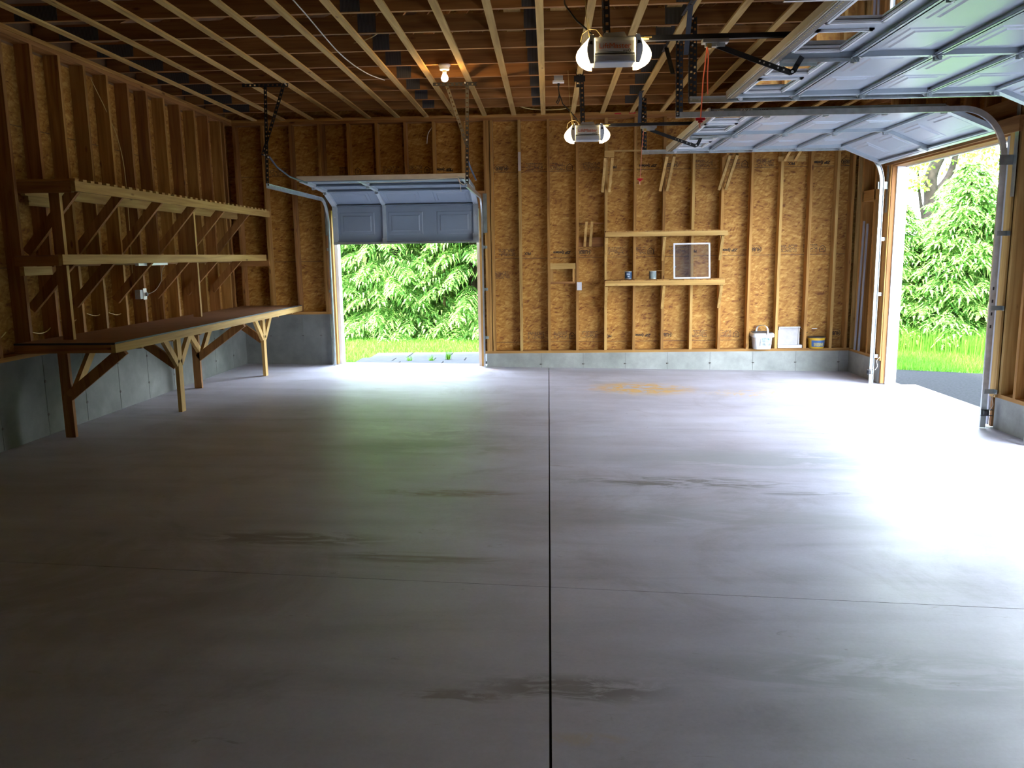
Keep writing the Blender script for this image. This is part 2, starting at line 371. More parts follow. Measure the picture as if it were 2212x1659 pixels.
# ================================================================== FLOOR
fl = empty('floor', 'grey stained concrete garage slab with narrow saw-cut joints', 'floor', kind='structure')
FM = floor_mat()
XF0, XF1 = XL-.14, XR+.26
J = .0045
ys = [YR-.2, 3.76, 7.55, DB+.30]
for (xa, xb) in ((XF0, -.004), (-.004, XF1)):
    for k in range(3):
        y0 = ys[k]+(J/2 if k else 0); y1 = ys[k+1]-(J/2 if k < 2 else 0)
        x0 = xa+(J if xa > -1 else 0); x1 = xb-(J if xb < 1 else 0)
        # joints run very slightly out of square, as in the slab itself
        def sk(x, k): return (-.058*x*.9 if k in (1, 2) else 0.)
        vs = []
        for (x, kk, y) in ((x0, k, y0), (x1, k, y0), (x1, k+1, y1), (x0, k+1, y1)):
            yy = y+sk(x, kk)
            if yy > DB and not(-3.05 < x < -1): yy = yy
            vs += [(x, yy, zf(x)), (x, yy, zf(x)-.06)]
        mb = MB(); mb.add(vs, [(0, 2, 4, 6), (7, 5, 3, 1), (0, 1, 3, 2), (2, 3, 5, 4), (4, 5, 7, 6), (6, 7, 1, 0)])
        o = sub(mb, 'slab_panel', FM, fl)
sub(MB().add([(XF0, YR-.2, zf(XF0)-.045), (XF1, YR-.2, zf(XF1)-.045), (XF1, DB+.3, zf(XF1)-.045), (XF0, DB+.3, zf(XF0)-.045)], [(0, 1, 2, 3)]),
    'joint_base', simple('dark_joint_base', (.03, .03, .03), .95), fl)  # even dark colour under the saw-cut joints

# ================================================================== WALLS
def stud_y(mb_x0, mb_x1, y, z0, z1, parent, tone='a'):   # stud in a side wall
    sub(MB().box(mb_x0, mb_x1, y, y+.038, z0, z1), 'stud', wood('z', tone), parent)
def stud_x(x, z0, z1, parent, tone='a', y0=DB, y1=DB+.14):
    sub(MB().box(x, x+.038, y0, y1, z0, z1), 'stud', wood('z', tone), parent)
PL = .038
# ---- back wall
wbk = empty('wall_back', 'back wall of bare studs over strand board on a concrete footing', 'wall', kind='structure')
DX0, DX1, DZ = -3.10, -1.0, 2.30      # small door opening
so_ = .165
for (x0, x1, z0) in ((XL-.14, DX0-.06, SILLH), (DX1+.07, XR+.14, SILL)):
    sub(MB().box(x0, x1, DB, DB+.14, z0, z0+PL), 'sill_plate', wood('x'), wbk)
sub(MB().box(XL-.14, XR+.14, DB, DB+.14, ZC-PL, ZC), 'top_plate', wood('x'), wbk)
sub(MB().box(XL-.14, XR+.14, DB+.001, DB+.14, ZC-2*PL-.002, ZC-PL-.002), 'top_plate', wood('x', 'b'), wbk)
ZT = ZC-2*PL-.002
# studs, sixteen inches apart
xs_l = [-4.073-.4064, -4.073, -3.667, -3.256]
for x in xs_l: stud_x(x, SILLH+PL, ZT, wbk, rng.choice('ab'))
stud_x(-3.256+.040, SILLH+PL, ZT, wbk, 'b')
for x in (-2.84, -2.435, -2.028, -1.626, -1.215): stud_x(x, DZ+.24, ZT, wbk, rng.choice('ab'))
for x in (-.902, -.862, -.812): stud_x(x, SILL+PL, ZT, wbk, 'a')
for k in range(11):
    x = -.418+.4064*k
    if x < 4.0: stud_x(x, SILL+PL, ZT, wbk, 'a' if k % 3 else 'c')
stud_x(4.01, SILL+PL, ZT, wbk, 'c'); stud_x(4.22, SILL+PL, ZT, wbk, 'a')
sub(MB().box(DX0-.1, DX1+.1, DB+.004, DB+.136, DZ, DZ+.24), 'door_header', wood('x', 'b'), wbk)
for x in (DX0-.055, DX1+.015): sub(MB().box(x, x+.04, DB-.002, DB+.138, zf(x)+.01, DZ), 'door_jamb', wood('z'), wbk)
for x0, x1 in ((DX0-.015, DX0+.03), (DX1-.035, DX1+.02)):
    sub(MB().box(x0, x1, DB+.10, DB+.25, zf(x0)-.02, DZ), 'door_casing', PVC, wbk)
sub(MB().box(DX0, DX1, DB+.10, DB+.25, DZ-.03, DZ), 'door_casing', PVC, wbk)
OX = osb('x', -.86)
for (x0, x1, z0, z1) in ((XL-.14, DX0-.02, SILLH-.02, ZC), (DX1+.02, XR+.14, SILL-.02, ZC), (DX0-.02, DX1+.02, DZ, ZC)):
    sub(MB().box(x0, x1, DB+.14, DB+.152, z0, z1), 'strand_board', OX, wbk)
sub(MB().add([(px, yy, pz) for yy in (DB+.145, DB+.155) for px, pz in ((-4.75, ZC-.05), (4.75, ZC-.05), (4.75, ZC+.32), (0, 5.80), (-4.75, ZC+.32))],
    [(0, 1, 2, 3, 4), (9, 8, 7, 6, 5)]+[(k, k+5, (k+1) % 5+5, (k+1) % 5) for k in range(5)]), 'gable_board', OX, wbk)
# footing
def prism_x(mb, x0, x1, y0, y1, ztop):
    vs = [(x0, y0, zf(x0)-.3), (x1, y0, zf(x1)-.3), (x1, y1, zf(x1)-.3), (x0, y1, zf(x0)-.3), (x0, y0, ztop), (x1, y0, ztop), (x1, y1, ztop), (x0, y1, ztop)]
    return mb.add(vs, [(3, 2, 1, 0), (4, 5, 6, 7), (0, 1, 5, 4), (1, 2, 6, 5), (2, 3, 7, 6), (3, 0, 4, 7)])
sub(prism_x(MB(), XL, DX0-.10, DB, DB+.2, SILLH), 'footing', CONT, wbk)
sub(prism_x(MB(), DX1+.09, XR, DB, DB+.2, SILL), 'footing', CONC, wbk)
seam = MB(); tie = MB()
for k in range(-1, 7):
    x = .497+.61*k
    if x > 4.2 or x < -.85: continue
    seam.box(x-.002, x+.002, DB-.002, DB+.002, zf(x), SILL-.004)
    tie.lathe((x+rng.uniform(-.01, .01), DB-.003, .045), [(.014, 0), (.014, .012)], 7); tie.box(x-.02, x+.015, DB-.003, DB+.001, .05, .056)
for x in (-4.1, -3.62, -3.35): seam.box(x-.002, x+.002, DB-.002, DB+.002, zf(x), SILLH-.01); tie.lathe((x, DB-.003, .5), [(.012, 0), (.012, .012)], 7)
sub_n(seam, 'form_line', simple('form_line_grey', (.15, .16, .15), .8), wbk, per=None); sub_n(tie, 'snap_tie', simple('rusty_tie', (.09, .08, .07), .8), wbk, per=None)

# printing on the strand board (read upside down, as the sheets were hung)
YB = DB+.139
def ovalM(x, z): return frame((x, YB, z), (-1, 0, 0), (0, 0, -1))   # rotated half a turn
def stamp_oval(x, z, par):
    n = 40; rx, rz = .098, .056; mb = MB()
    vs = [(x+math.cos(2*math.pi*k/n)*rx*q, YB-.0005, z+math.sin(2*math.pi*k/n)*rz*q) for q in (1, .93) for k in range(n)]
    mb.add(vs, [(k, (k+1) % n, n+(k+1) % n, n+k) for k in range(n)])
    o = sub(mb, 'printed_oval', INK, par)
    text('HUBER', .072, INK, frame((x, YB-.0003, z), (-1, 0, 0), (0, 0, -1)), par, bold=.002, sx_=.72)
def stamp_zip(x, z, par):
    text('ZIP System', .052, INK, frame((x, YB-.0003, z), (-1, 0, 0), (0, 0, -1)), par, bold=.0025, shear=.3, sx_=1.05)
def stamp_block(x, z, par, w=.24, logo=False):
    rr = random.Random(int(x*977+z*131)); mb = MB()
    for k in range(6):
        zz = z+.048-k*.018; xx = x-w/2
        while xx < x+w/2:
            q = rr.uniform(.008, .035)
            if rr.random() < .78: mb.box(xx, min(xx+q, x+w/2), YB-.0008, YB, zz, zz+.009)
            xx += q+.006
    o = sub(mb, 'printed_lines', INKL, par)
    if logo:
        m2 = MB(); cx = x+w/2+.07
        for a, b_ in (((-.04, -.045), (-.04, .01)), ((-.04, .01), (0, .045)), ((0, .045), (.04, .01)), ((.04, .01), (.04, -.045)), ((.04, -.045), (-.04, -.045)), ((-.02, -.02), (.02, -.02)), ((-.02, 0), (.02, 0))):
            m2.beam((cx+a[0], YB-.0004, z+a[1]), (cx+b_[0], YB-.0004, z+b_[1]), .007, .0008, (0, 1, 0))
        sub(m2, 'printed_logo', INK, par)
sub_par = wbk
def stamps(z, items):
    for kind, x in items:
        if kind == 'o': stamp_oval(x, z, sub_par)
        elif kind == 'z': stamp_zip(x, z-.005, sub_par)
        elif kind == 'b': stamp_block(x, z, sub_par)
        elif kind == 'l': stamp_block(x, z, sub_par, .2, True)
        elif kind == 'p': text('PRX', .05, INK, frame((x, YB-.0003, z-.012), (-1, 0, 0), (0, 0, -1)), sub_par, bold=.002)
stamps(2.86, [('o', -.66), ('b', -.19), ('l', .14), ('b', .62), ('p', .93), ('z', 1.42), ('o', 1.745), ('b', 2.2), ('l', 2.60), ('b', 3.05), ('p', 3.42), ('z', 3.83), ('o', 4.20), ('l', -2.9), ('b', -2.25), ('z', -1.5), ('b', -3.9), ('p', -1.40), ('l', -1.9)])
stamps(1.665, [('p', -.30), ('b', -.6), ('z', .20), ('o', .52), ('b', .96), ('l', 1.30), ('p', 2.08), ('b', 1.85), ('z', 2.58), ('o', 2.95), ('b', 3.42), ('l', 3.73)])
stamps(.455, [('b', -.19), ('l', .17), ('b', .60), ('p', .87), ('z', 1.36), ('o', 1.70), ('b', 2.18), ('l', 2.55), ('z', 3.62), ('o', 4.12), ('b', 3.05)])
stamps(1.34, [('b', -.68)])
for (x, z, c) in ((.93, 3.54, (.55, .03, .04)), (1.13, 3.545, (.55, .03, .04))):
    sub(MB().box(x, x+.09, DB-.0025, DB-.001, z, z+.018), 'paint_mark', simple('red_paint_mark', c, .7), wbk)

# ---- left wall
wlf = empty('wall_left', 'long left wall of bare studs above a tall concrete footing', 'wall', kind='structure')
sub(MB().box(XL-.14, XL, YR, DB+.14, SILLH, SILLH+PL), 'sill_plate', wood('y'), wlf)
sub(MB().box(XL-.14, XL, YR, DB, ZC-PL, ZC), 'top_plate', wood('y', 'a'), wlf)
sub(MB().box(XL-.14, XL-.001, YR, DB, ZT, ZC-PL-.002), 'top_plate', wood('y', 'b'), wlf)
y = 7.108
while y > YR+.3: y -= .4064
while y < 11.35:
    stud_y(XL-.14, XL, y, SILLH+PL, ZT, wlf, rng.choice('aab')); y += .4064
stud_y(XL-.14, XL, 11.30, SILLH+PL, ZT, wlf, 'b')
sub(MB().box(XL-.152, XL-.14, YR, DB+.15, SILLH-.02, ZC), 'strand_board', osb('y'), wlf)
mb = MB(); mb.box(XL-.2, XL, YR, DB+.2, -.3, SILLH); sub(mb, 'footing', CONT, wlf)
seam = MB(); tie = MB(); y = 11.1
while y > YR:
    seam.box(XL-.002, XL+.002, y-.002, y+.002, .1, SILLH-.005)
    for zz in (.28, .58): tie.tube([(XL-.001, y+.005, zz), (XL+.004, y+.005, zz)], .013, 7)
    y -= .61
sub_n(seam, 'form_line', simple('form_line_grey', (.15, .16, .15), .8), wlf, per=None); sub_n(tie, 'snap_tie', simple('rusty_tie', (.09, .08, .07), .8), wlf, per=None)

# ---- right wall with two tall openings
wrt = empty('wall_right', 'right wall of studs and board broken by two tall openings', 'wall', kind='structure')
OPEN = [(7.86, 10.46), (4.37, 6.97)]; OZ = 2.655
segs = [(10.46, DB), (6.97, 7.86), (YR, 4.37)]
OY = osb('y')
for (y0, y1) in segs:
    a = y0+.10 if y0 > YR else y0; b_ = y1-.10 if y1 < DB else y1
    sub(MB().box(XR, XR+.14, a, b_, SILL, SILL+PL), 'sill_plate', wood('y'), wrt)
    sub(MB().box(XR, XR+.2, a-.03 if y0 > YR else a, b_+.03 if y1 < DB else b_, -.4, SILL), 'footing', CONC, wrt)
    sub(MB().box(XR+.14, XR+.152, y0+.02, y1-.02 if y1 < DB else DB+.152, SILL-.02, ZC), 'strand_board', OY, wrt)
    for yy in ((a, a+.042) if y0 > YR else ()): stud_y(XR, XR+.14, yy, SILL+PL, ZT, wrt, 'a')
    for yy in ((b_-.052,) if y1 < DB else (DB-.04, DB-.20)): stud_y(XR, XR+.14, yy, SILL+PL, ZT, wrt, 'c')
    yy = a+.40
    while yy < b_-.15: stud_y(XR, XR+.14, yy, SILL+PL, ZT, wrt, 'a'); yy += .4064
for (y0, y1) in OPEN:
    sub(MB().box(XR+.01, XR+.13, y0-.12, y1+.12, OZ+.04, OZ+.34), 'door_header', wood('y', 'b'), wrt)
    sub(MB().box(XR-.038, XR, y0-.16, y1+.16, OZ+.02, OZ+.16), 'header_board', wood('y', 'b'), wrt)
    sub(MB().box(XR+.14, XR+.152, y0, y1, OZ+.04, ZC), 'strand_board', OY, wrt)
    sub(MB().box(XR-.003, XR+.15, y0-.02, y1+.02, OZ, OZ+.038), 'door_jamb', wood('y', 'b'), wrt)
    for s_ in (y0-.10, y1): sub(MB().box(XR-.004, XR+.05, s_+.062 if s_ < y0 else s_, s_+.10 if s_ < y0 else s_+.038, zf(XR)+.01, OZ), 'door_jamb', wood('z', 'b'), wrt)
    sub(MB().box(XR-.02, XR, y0-.098, y0, SILL, OZ+.02), 'jamb_board', wood('z', 'c'), wrt)
    sub(MB().box(XR-.02, XR, y1+.01, y1+.14, SILL, OZ+.02), 'jamb_board', wood('z'), wrt)
    for yy in (y0-.03, y1-.02): sub(MB().box(XR+.05, XR+.185, yy, yy+.05, zf(XR)-.12, OZ+.0), 'door_casing', PVC, wrt)
    sub(MB().box(XR+.151, XR+.185, y0-.02, y1+.02, OZ-.015, OZ+.10), 'door_casing', PVC, wrt)
    sub(MB().box(XR-.016, XR-.004, y0+.004, y0+.050, zf(XR)+.02, OZ), 'weather_strip', simple('pale_grey_vinyl', (.42, .44, .50), .5), wrt)
    k = y0+.1
    while k < y1: stud_y(XR, XR+.14, k, OZ+.34, ZT, wrt, 'b'); k += .4064
sub(MB().box(XR, XR+.14, YR, DB, ZC-PL, ZC), 'top_plate', wood('y', 'b'), wrt)
sub(MB().box(XR+.001, XR+.14, YR, DB, ZT, ZC-PL-.002), 'top_plate', wood('y', 'b'), wrt)
sub(MB().box(XR, XR+.14, 10.56, DB-.2, 2.28, 2.42), 'blocking', wood('y', 'a'), wrt)

# ---- rear wall (behind the photographer)
wrr = empty('wall_rear', 'rear wall behind the viewpoint, studs and strand board', 'wall', kind='structure')
sub(MB().box(XL-.2, XR+.2, YR-.16, YR-.15, -.1, ZC), 'strand_board', OX, wrr)
x = XL
while x < XR: sub(MB().box(x, x+.038, YR-.15, YR-.01, SILL, ZC), 'stud', wood('z'), wrr); x += .4064
sub(MB().box(XL-.2, XR+.2, YR-.2, YR-.01, -.3, SILL), 'footing', CONC, wrr)
sub(MB().add([(px, yy, pz) for yy in (YR-.16, YR-.15) for px, pz in ((-4.75, ZC-.05), (4.75, ZC-.05), (4.75, ZC+.32), (0, 5.80), (-4.75, ZC+.32))],
    [(0, 1, 2, 3, 4), (9, 8, 7, 6, 5)]+[(k, k+5, (k+1) % 5+5, (k+1) % 5) for k in range(5)]), 'gable_board', OX, wrr)

# ================================================================== CEILING
ce = empty('ceiling', 'open truss ceiling with joists crossed by light strapping boards', 'ceiling', kind='structure')
AP = 5.62; SLP = (AP-(ZC+.15))/4.62
gx = [(-4.36, -4.0), (-1.66, -1.50), (-.20, -.065), (1.02, 1.20), (3.6, 4.1)]
k = -15
while k <= 7:
    y = 6.722+.6096*k+.04
    sub(MB().box(XL-.12, XR+.12, y, y+.038, ZC, ZC+.14), 'joist', wood('x', 'b'), ce)
    if k >= -6:
        m = MB()
        for sg in (-1, 1):
            m.beam((sg*4.62, y+.019, ZC+.18), (0, y+.019, AP+.02), .038, .14, (0, 0, 1))
        for (xa, xb) in ((-1.58, -2.35), (1.10, 2.35), (-1.58, -.02), (1.10, .02)):
            zt = AP-abs(xb)*SLP-.02
            m.beam((xa, y+.019, ZC+.12), (xb, y+.019, zt), .038, .089, (1, 0, 0))
        m.beam((-.13, y+.019, ZC+.10), (-.02, y+.019, AP-.05), .038, .089, (1, 0, 0))
        sub_n(m, 'truss_web', wood('z', 'b'), ce, None)
        g = MB()
        for (xa, xb) in gx:
            g.box(xa, xb, y-.0018, y-.0002, ZC+.006, ZC+(.165 if abs(xa) < 3 else .12))
        sub_n(g, 'gusset_plate', GANG, ce, None)
    k += 1
for k in range(-11, 11):
    x = -.058+.4085*k
    if x < XL+.02 or x > XR-.02: continue
    sub(MB().box(x-.032, x+.032, YR, DB+.02, ZC-.019, ZC-.0002), 'strapping', wood('y', 'c'), ce)
for x0, x1 in ((-.375, -.23), (.03, .17), (1.03, 1.16)):
    sub(MB().box(x0, x1, YR, DB+.1, ZC+.1405, ZC+.178), 'lateral_brace', wood('y', 'c'), ce)
rf = empty('roof', 'dark boarded roof slopes above the trusses', 'roof', kind='structure')
for sg in (-1, 1):
    m = MB(); a = (sg*4.95, YR-.3, ZC+.15-.33*SLP+.085); b_ = (0, YR-.3, AP+.10)
    vs = []
    for yy in (YR-.3, DB+.5):
        for (px, pz) in ((a[0], a[2]), (b_[0], b_[2]), (b_[0], b_[2]+.02), (a[0], a[2]+.02)): vs.append((px, yy, pz))
    m.add(vs, [(0, 1, 2, 3), (7, 6, 5, 4), (0, 4, 5, 1), (1, 5, 6, 2), (2, 6, 7, 3), (3, 7, 4, 0)])
    sub(m, 'roof_board', simple('roof_board_brown', (.22, .12, .06), .8, 0, .25, 5.), rf)
    # soffit closing the eave between wall plate and roof
    sub(MB().box(min(sg*4.62, sg*4.66), max(sg*4.62, sg*4.66), YR, DB+.14, ZC-.1, ZC+.32), 'eave_board', simple('roof_board_brown', (.22, .12, .06)), rf)

# ================================================================== OVERHEAD DOORS
def section(parent, Wd, Hs, T, windows=False, first=False, stiles=(0.,), panels=4, paint=None):
    """One door section. local u: width, v: height, w: towards the room. T maps (u,v,w) to world."""
    paint = paint or PAINT
    def bx(mb, u0, u1, v0, v1, w0, w1):
        c = [T(u, v, w) for u in (u0, u1) for v in (v0, v1) for w in (w0, w1)]
        mb.add(c, [(0, 1, 3, 2), (4, 6, 7, 5), (0, 4, 5, 1), (2, 3, 7, 6), (0, 2, 6, 4), (1, 5, 7, 3)])
    H = Wd/2; pw = Wd/panels
    skin = MB(); sk = .012
    holes = []
    for k in range(panels):
        c = -H+pw*(k+.5); holes.append((c-pw*.36, c+pw*.36))
    v0, v1 = Hs*.24, Hs*.80
    if windows:
        bx(skin, -H, H, .002, v0, 0, sk); bx(skin, -H, H, v1, Hs-.002, 0, sk)
        e = [-H]+[q for h in holes for q in h]+[H]
        for i in range(0, len(e), 2): bx(skin, e[i], e[i+1], v0, v1, 0, sk)
    else:
        bx(skin, -H, H, .002, Hs-.002, 0, sk)
        for (a, b_) in holes:   # raised field and its bevelled surround
            fr = .018; d = .007
            def bev(a, b_, c, d_, w0, w1, t):
                A = [T(a, c, w0), T(b_, c, w0), T(b_, d_, w0), T(a, d_, w0), T(a+t, c+t, w1), T(b_-t, c+t, w1), T(b_-t, d_-t, w1), T(a+t, d_-t, w1)]
                skin.add(A, [(0, 1, 5, 4), (1, 2, 6, 5), (2, 3, 7, 6), (3, 0, 4, 7), (4, 5, 6, 7)])
            bev(a, b_, v0*.8, v1, sk, sk+.006, .012)
            bev(a+.045, b_-.045, v0*.8+.045, v1-.045, sk+.006, sk+.013, .014)
    o = sub(skin, 'door_section', paint, parent)
    rail = MB(); D = .046
    for (a, s_) in ((.003, 1), (Hs-.003, -1)):    # folded C rails along both long edges
        lo, hi = sorted((a, a+s_*.004)); bx(rail, -H, H, lo, hi, 0, D)
        lo, hi = sorted((a, a+s_*.024)); bx(rail, -H, H, lo, hi, D-.002, D)
        lo, hi = sorted((a+s_*.020, a+s_*.024)); bx(rail, -H, H, lo, hi, D-.012, D)
    sub(rail, 'rail', paint, o)
    for (c, hw) in [(-H+.035, .035), (H-.035, .035)]+[(s_, .024) for s_ in stiles]:
        st = MB(); bx(st, c-hw, c+hw, .004, Hs-.004, D-.001, D+.001); bx(st, c-hw, c-hw+.002, .004, Hs-.004, sk, D); bx(st, c+hw-.002, c+hw, .004, Hs-.004, sk, D)
        sub(st, 'stile', PAINTD, o)
    if windows:
        fr = MB(); gl = MB()
        for (a, b_) in holes:
            t1 = .022
            for (aa, bb, cc, dd) in ((a-t1, b_+t1, v0-t1, v0+.010), (a-t1, b_+t1, v1-.010, v1+t1), (a-t1, a+.010, v0-t1, v1+t1), (b_-.010, b_+t1, v0-t1, v1+t1)):
                bx(fr, aa, bb, cc, dd, sk-.002, sk+.010); m_ = .008
                bx(fr, aa+m_, bb-m_, cc+m_, dd-m_, sk+.010, sk+.016)
            bx(gl, a, b_, v0, v1, .004, .007)
        w_ = sub(fr, 'window_frame', WHITE, o); sub(gl, 'pane', glass(), o)
    return o
def hinge(parent, T, u, v):
    def bx(mb, u0, u1, v0, v1, w0, w1):
        c = [T(p, q, r) for p in (u0, u1) for q in (v0, v1) for r in (w0, w1)]
        mb.add(c, [(0, 1, 3, 2), (4, 6, 7, 5), (0, 4, 5, 1), (2, 3, 7, 6), (0, 2, 6, 4), (1, 5, 7, 3)])
    m = MB(); bx(m, u-.03, u+.03, v-.05, v+.05, .047, .050); bx(m, u-.02, u-.016, v-.022, v+.022, .047, .078); bx(m, u+.016, u+.02, v-.022, v+.022, .047, .078)
    m.tube([T(u-.024, v, .062), T(u+.024, v, .062)], .009, 8); m.tube([T(u-.022, v-.008, .074), T(u+.022, v-.008, .074)], .007, 8)
    sub(m, 'hinge', GALV, parent)
    b2 = MB()
    for du, dv in ((-.018, .038), (.018, .038), (-.018, -.038), (.018, -.038)): b2.tube([T(u+du, v+dv, .050), T(u+du, v+dv, .054)], .006, 6)
    sub_n(b2, 'hinge_bolt', BOLT, parent, per=None)

def big_door(name, yc, label):
    d = empty(name, label, 'garage door', 'overhead doors on the right wall', 'structure')
    Wd = 2.66; ZI = 2.938      # outer skin plane, room side faces down
    def TH(x0):  # horizontal section whose lower edge (v=0) is at x0, v runs towards the room (-x)
        return lambda u, v, w: Vector((x0-v, yc+u, ZI-w))
    Hs = .536; xe = 3.652
    for k in range(4):
        T = TH(xe-.536*k); top = k == 3
        section(d, Wd, Hs, T, windows=top)
        if not top:
            for u in (-Wd/2+.03, 0., Wd/2-.03): hinge(d, T, u, Hs)
        if k == 0:
            for u in (-Wd/2+.03, 0., Wd/2-.03): hinge(d, T, u, 0)
    T = TH(xe-.536*3)
    # cream top edge, lamp warmth in its colour, with the dotted reinforcing strip under it
    m = MB(); x0 = xe-.536*4
    m.box(x0-.012, x0, yc-Wd/2-.03, yc+Wd/2+.03, ZI-.046, ZI+.012); m.box(x0-.018, x0-.012, yc-Wd/2-.03, yc+Wd/2+.03, ZI-.034, ZI+.012)
    sub(m, 'top_edge', RIM, d)
    m = MB(); m.box(x0-.004, x0+.05, yc-Wd/2, yc+Wd/2, ZI-.050, ZI-.047); sub(m, 'reinforcing_strip', simple('dark_strip', (.12, .09, .06), .5), d)
    m = MB(); q = yc-Wd/2+.02
    while q < yc+Wd/2: m.box(x0+.010, x0+.018, q, q+.010, ZI-.0515, ZI-.050); q += .03
    sub(m, 'punched_dots', WIRE, d)
    # strut bracket for the opener arm
    m = MB(); m.box(x0+.05, x0+.50, yc-.03, yc-.027, ZI-.075, ZI-.047); m.box(x0+.05, x0+.50, yc-.03, yc+.03, ZI-.05, ZI-.047); m.box(x0+.05, x0+.30, yc+.027, yc+.03, ZI-.085, ZI-.047)
    sub(m, 'arm_bracket', GALV, d)
    # bottom section, bending down round the curve
    ax, az = xe, ZI; L = .52; ang = math.radians(23)
    def TB(u, v, w):   # v=Hs at the joint, v=0 at the low edge
        s_ = (L-v); return Vector((ax+s_*math.cos(ang)-w*math.sin(ang), yc+u, az-s_*math.sin(ang)-w*math.cos(ang)))
    section(d, Wd, L, TB, stiles=(0.,))
    m = MB()
    def bx(u0, u1, v0, v1, w0, w1):
        c = [TB(p, q, r) for p in (u0, u1) for q in (v0, v1) for r in (w0, w1)]
        m.add(c, [(0, 1, 3, 2), (4, 6, 7, 5), (0, 4, 5, 1), (2, 3, 7, 6), (0, 2, 6, 4), (1, 5, 7, 3)])
    bx(-Wd/2, Wd/2, -.03, .004, 0, .050); sub(m, 'bottom_edge', GALV, d)
    m = MB(); bx(-.05, .03, .01, .10, .047, .075); sub(m, 'lock_bracket', GALV, d)
    # rollers in the tracks
    for sg in (-1, 1):
        for xx in (x0+.10, xe-.536*2, xe-.536, xe, xe-.536*3):
            m = MB(); yy = yc+sg*(Wd/2+.026)
            m.tube([(xx, yy-.008, 2.893), (xx, yy+.008, 2.893)], .021, 12); m.tube([(xx, yc+sg*(Wd/2-.05), 2.893), (xx, yy, 2.893)], .0055, 6)
            sub(m, 'roller', WHITE, d)
    return d
def track_obj(name, label, pts, nrm, side, brackets, group, hang=None, mat=GALV, wd=.052):
    """C-shaped rail swept along pts; nrm = unit vectors across the web at each point; side = direction of the lips."""
    t = empty(name, label, 'door track', group); m = MB(); s_ = Vector(side)
    prof = [(0, .020), (0, .016), (.0, 0), (wd, 0), (wd, .020), (wd-.003, .020), (wd-.003, .003), (.003, .003), (.003, .020)]
    prof = [(0, .022), (0, 0), (wd, 0), (wd, .022), (wd-.004, .022), (wd-.004, .003), (.004, .003), (.004, .022)]
    n = len(prof); vs = []; fs = []
    for p, q in zip(pts, nrm):
        for (a, b_) in prof: vs.append(Vector(p)+Vector(q)*a+s_*b_)
    for i in range(len(pts)-1):
        for k in range(n): fs.append((i*n+k, i*n+(k+1) % n, (i+1)*n+(k+1) % n, (i+1)*n+k))
    fs += [tuple(range(n))[::-1], tuple((len(pts)-1)*n+k for k in range(n))]
    m.add(vs, fs); sub(m, 'rail', mat, t); return t
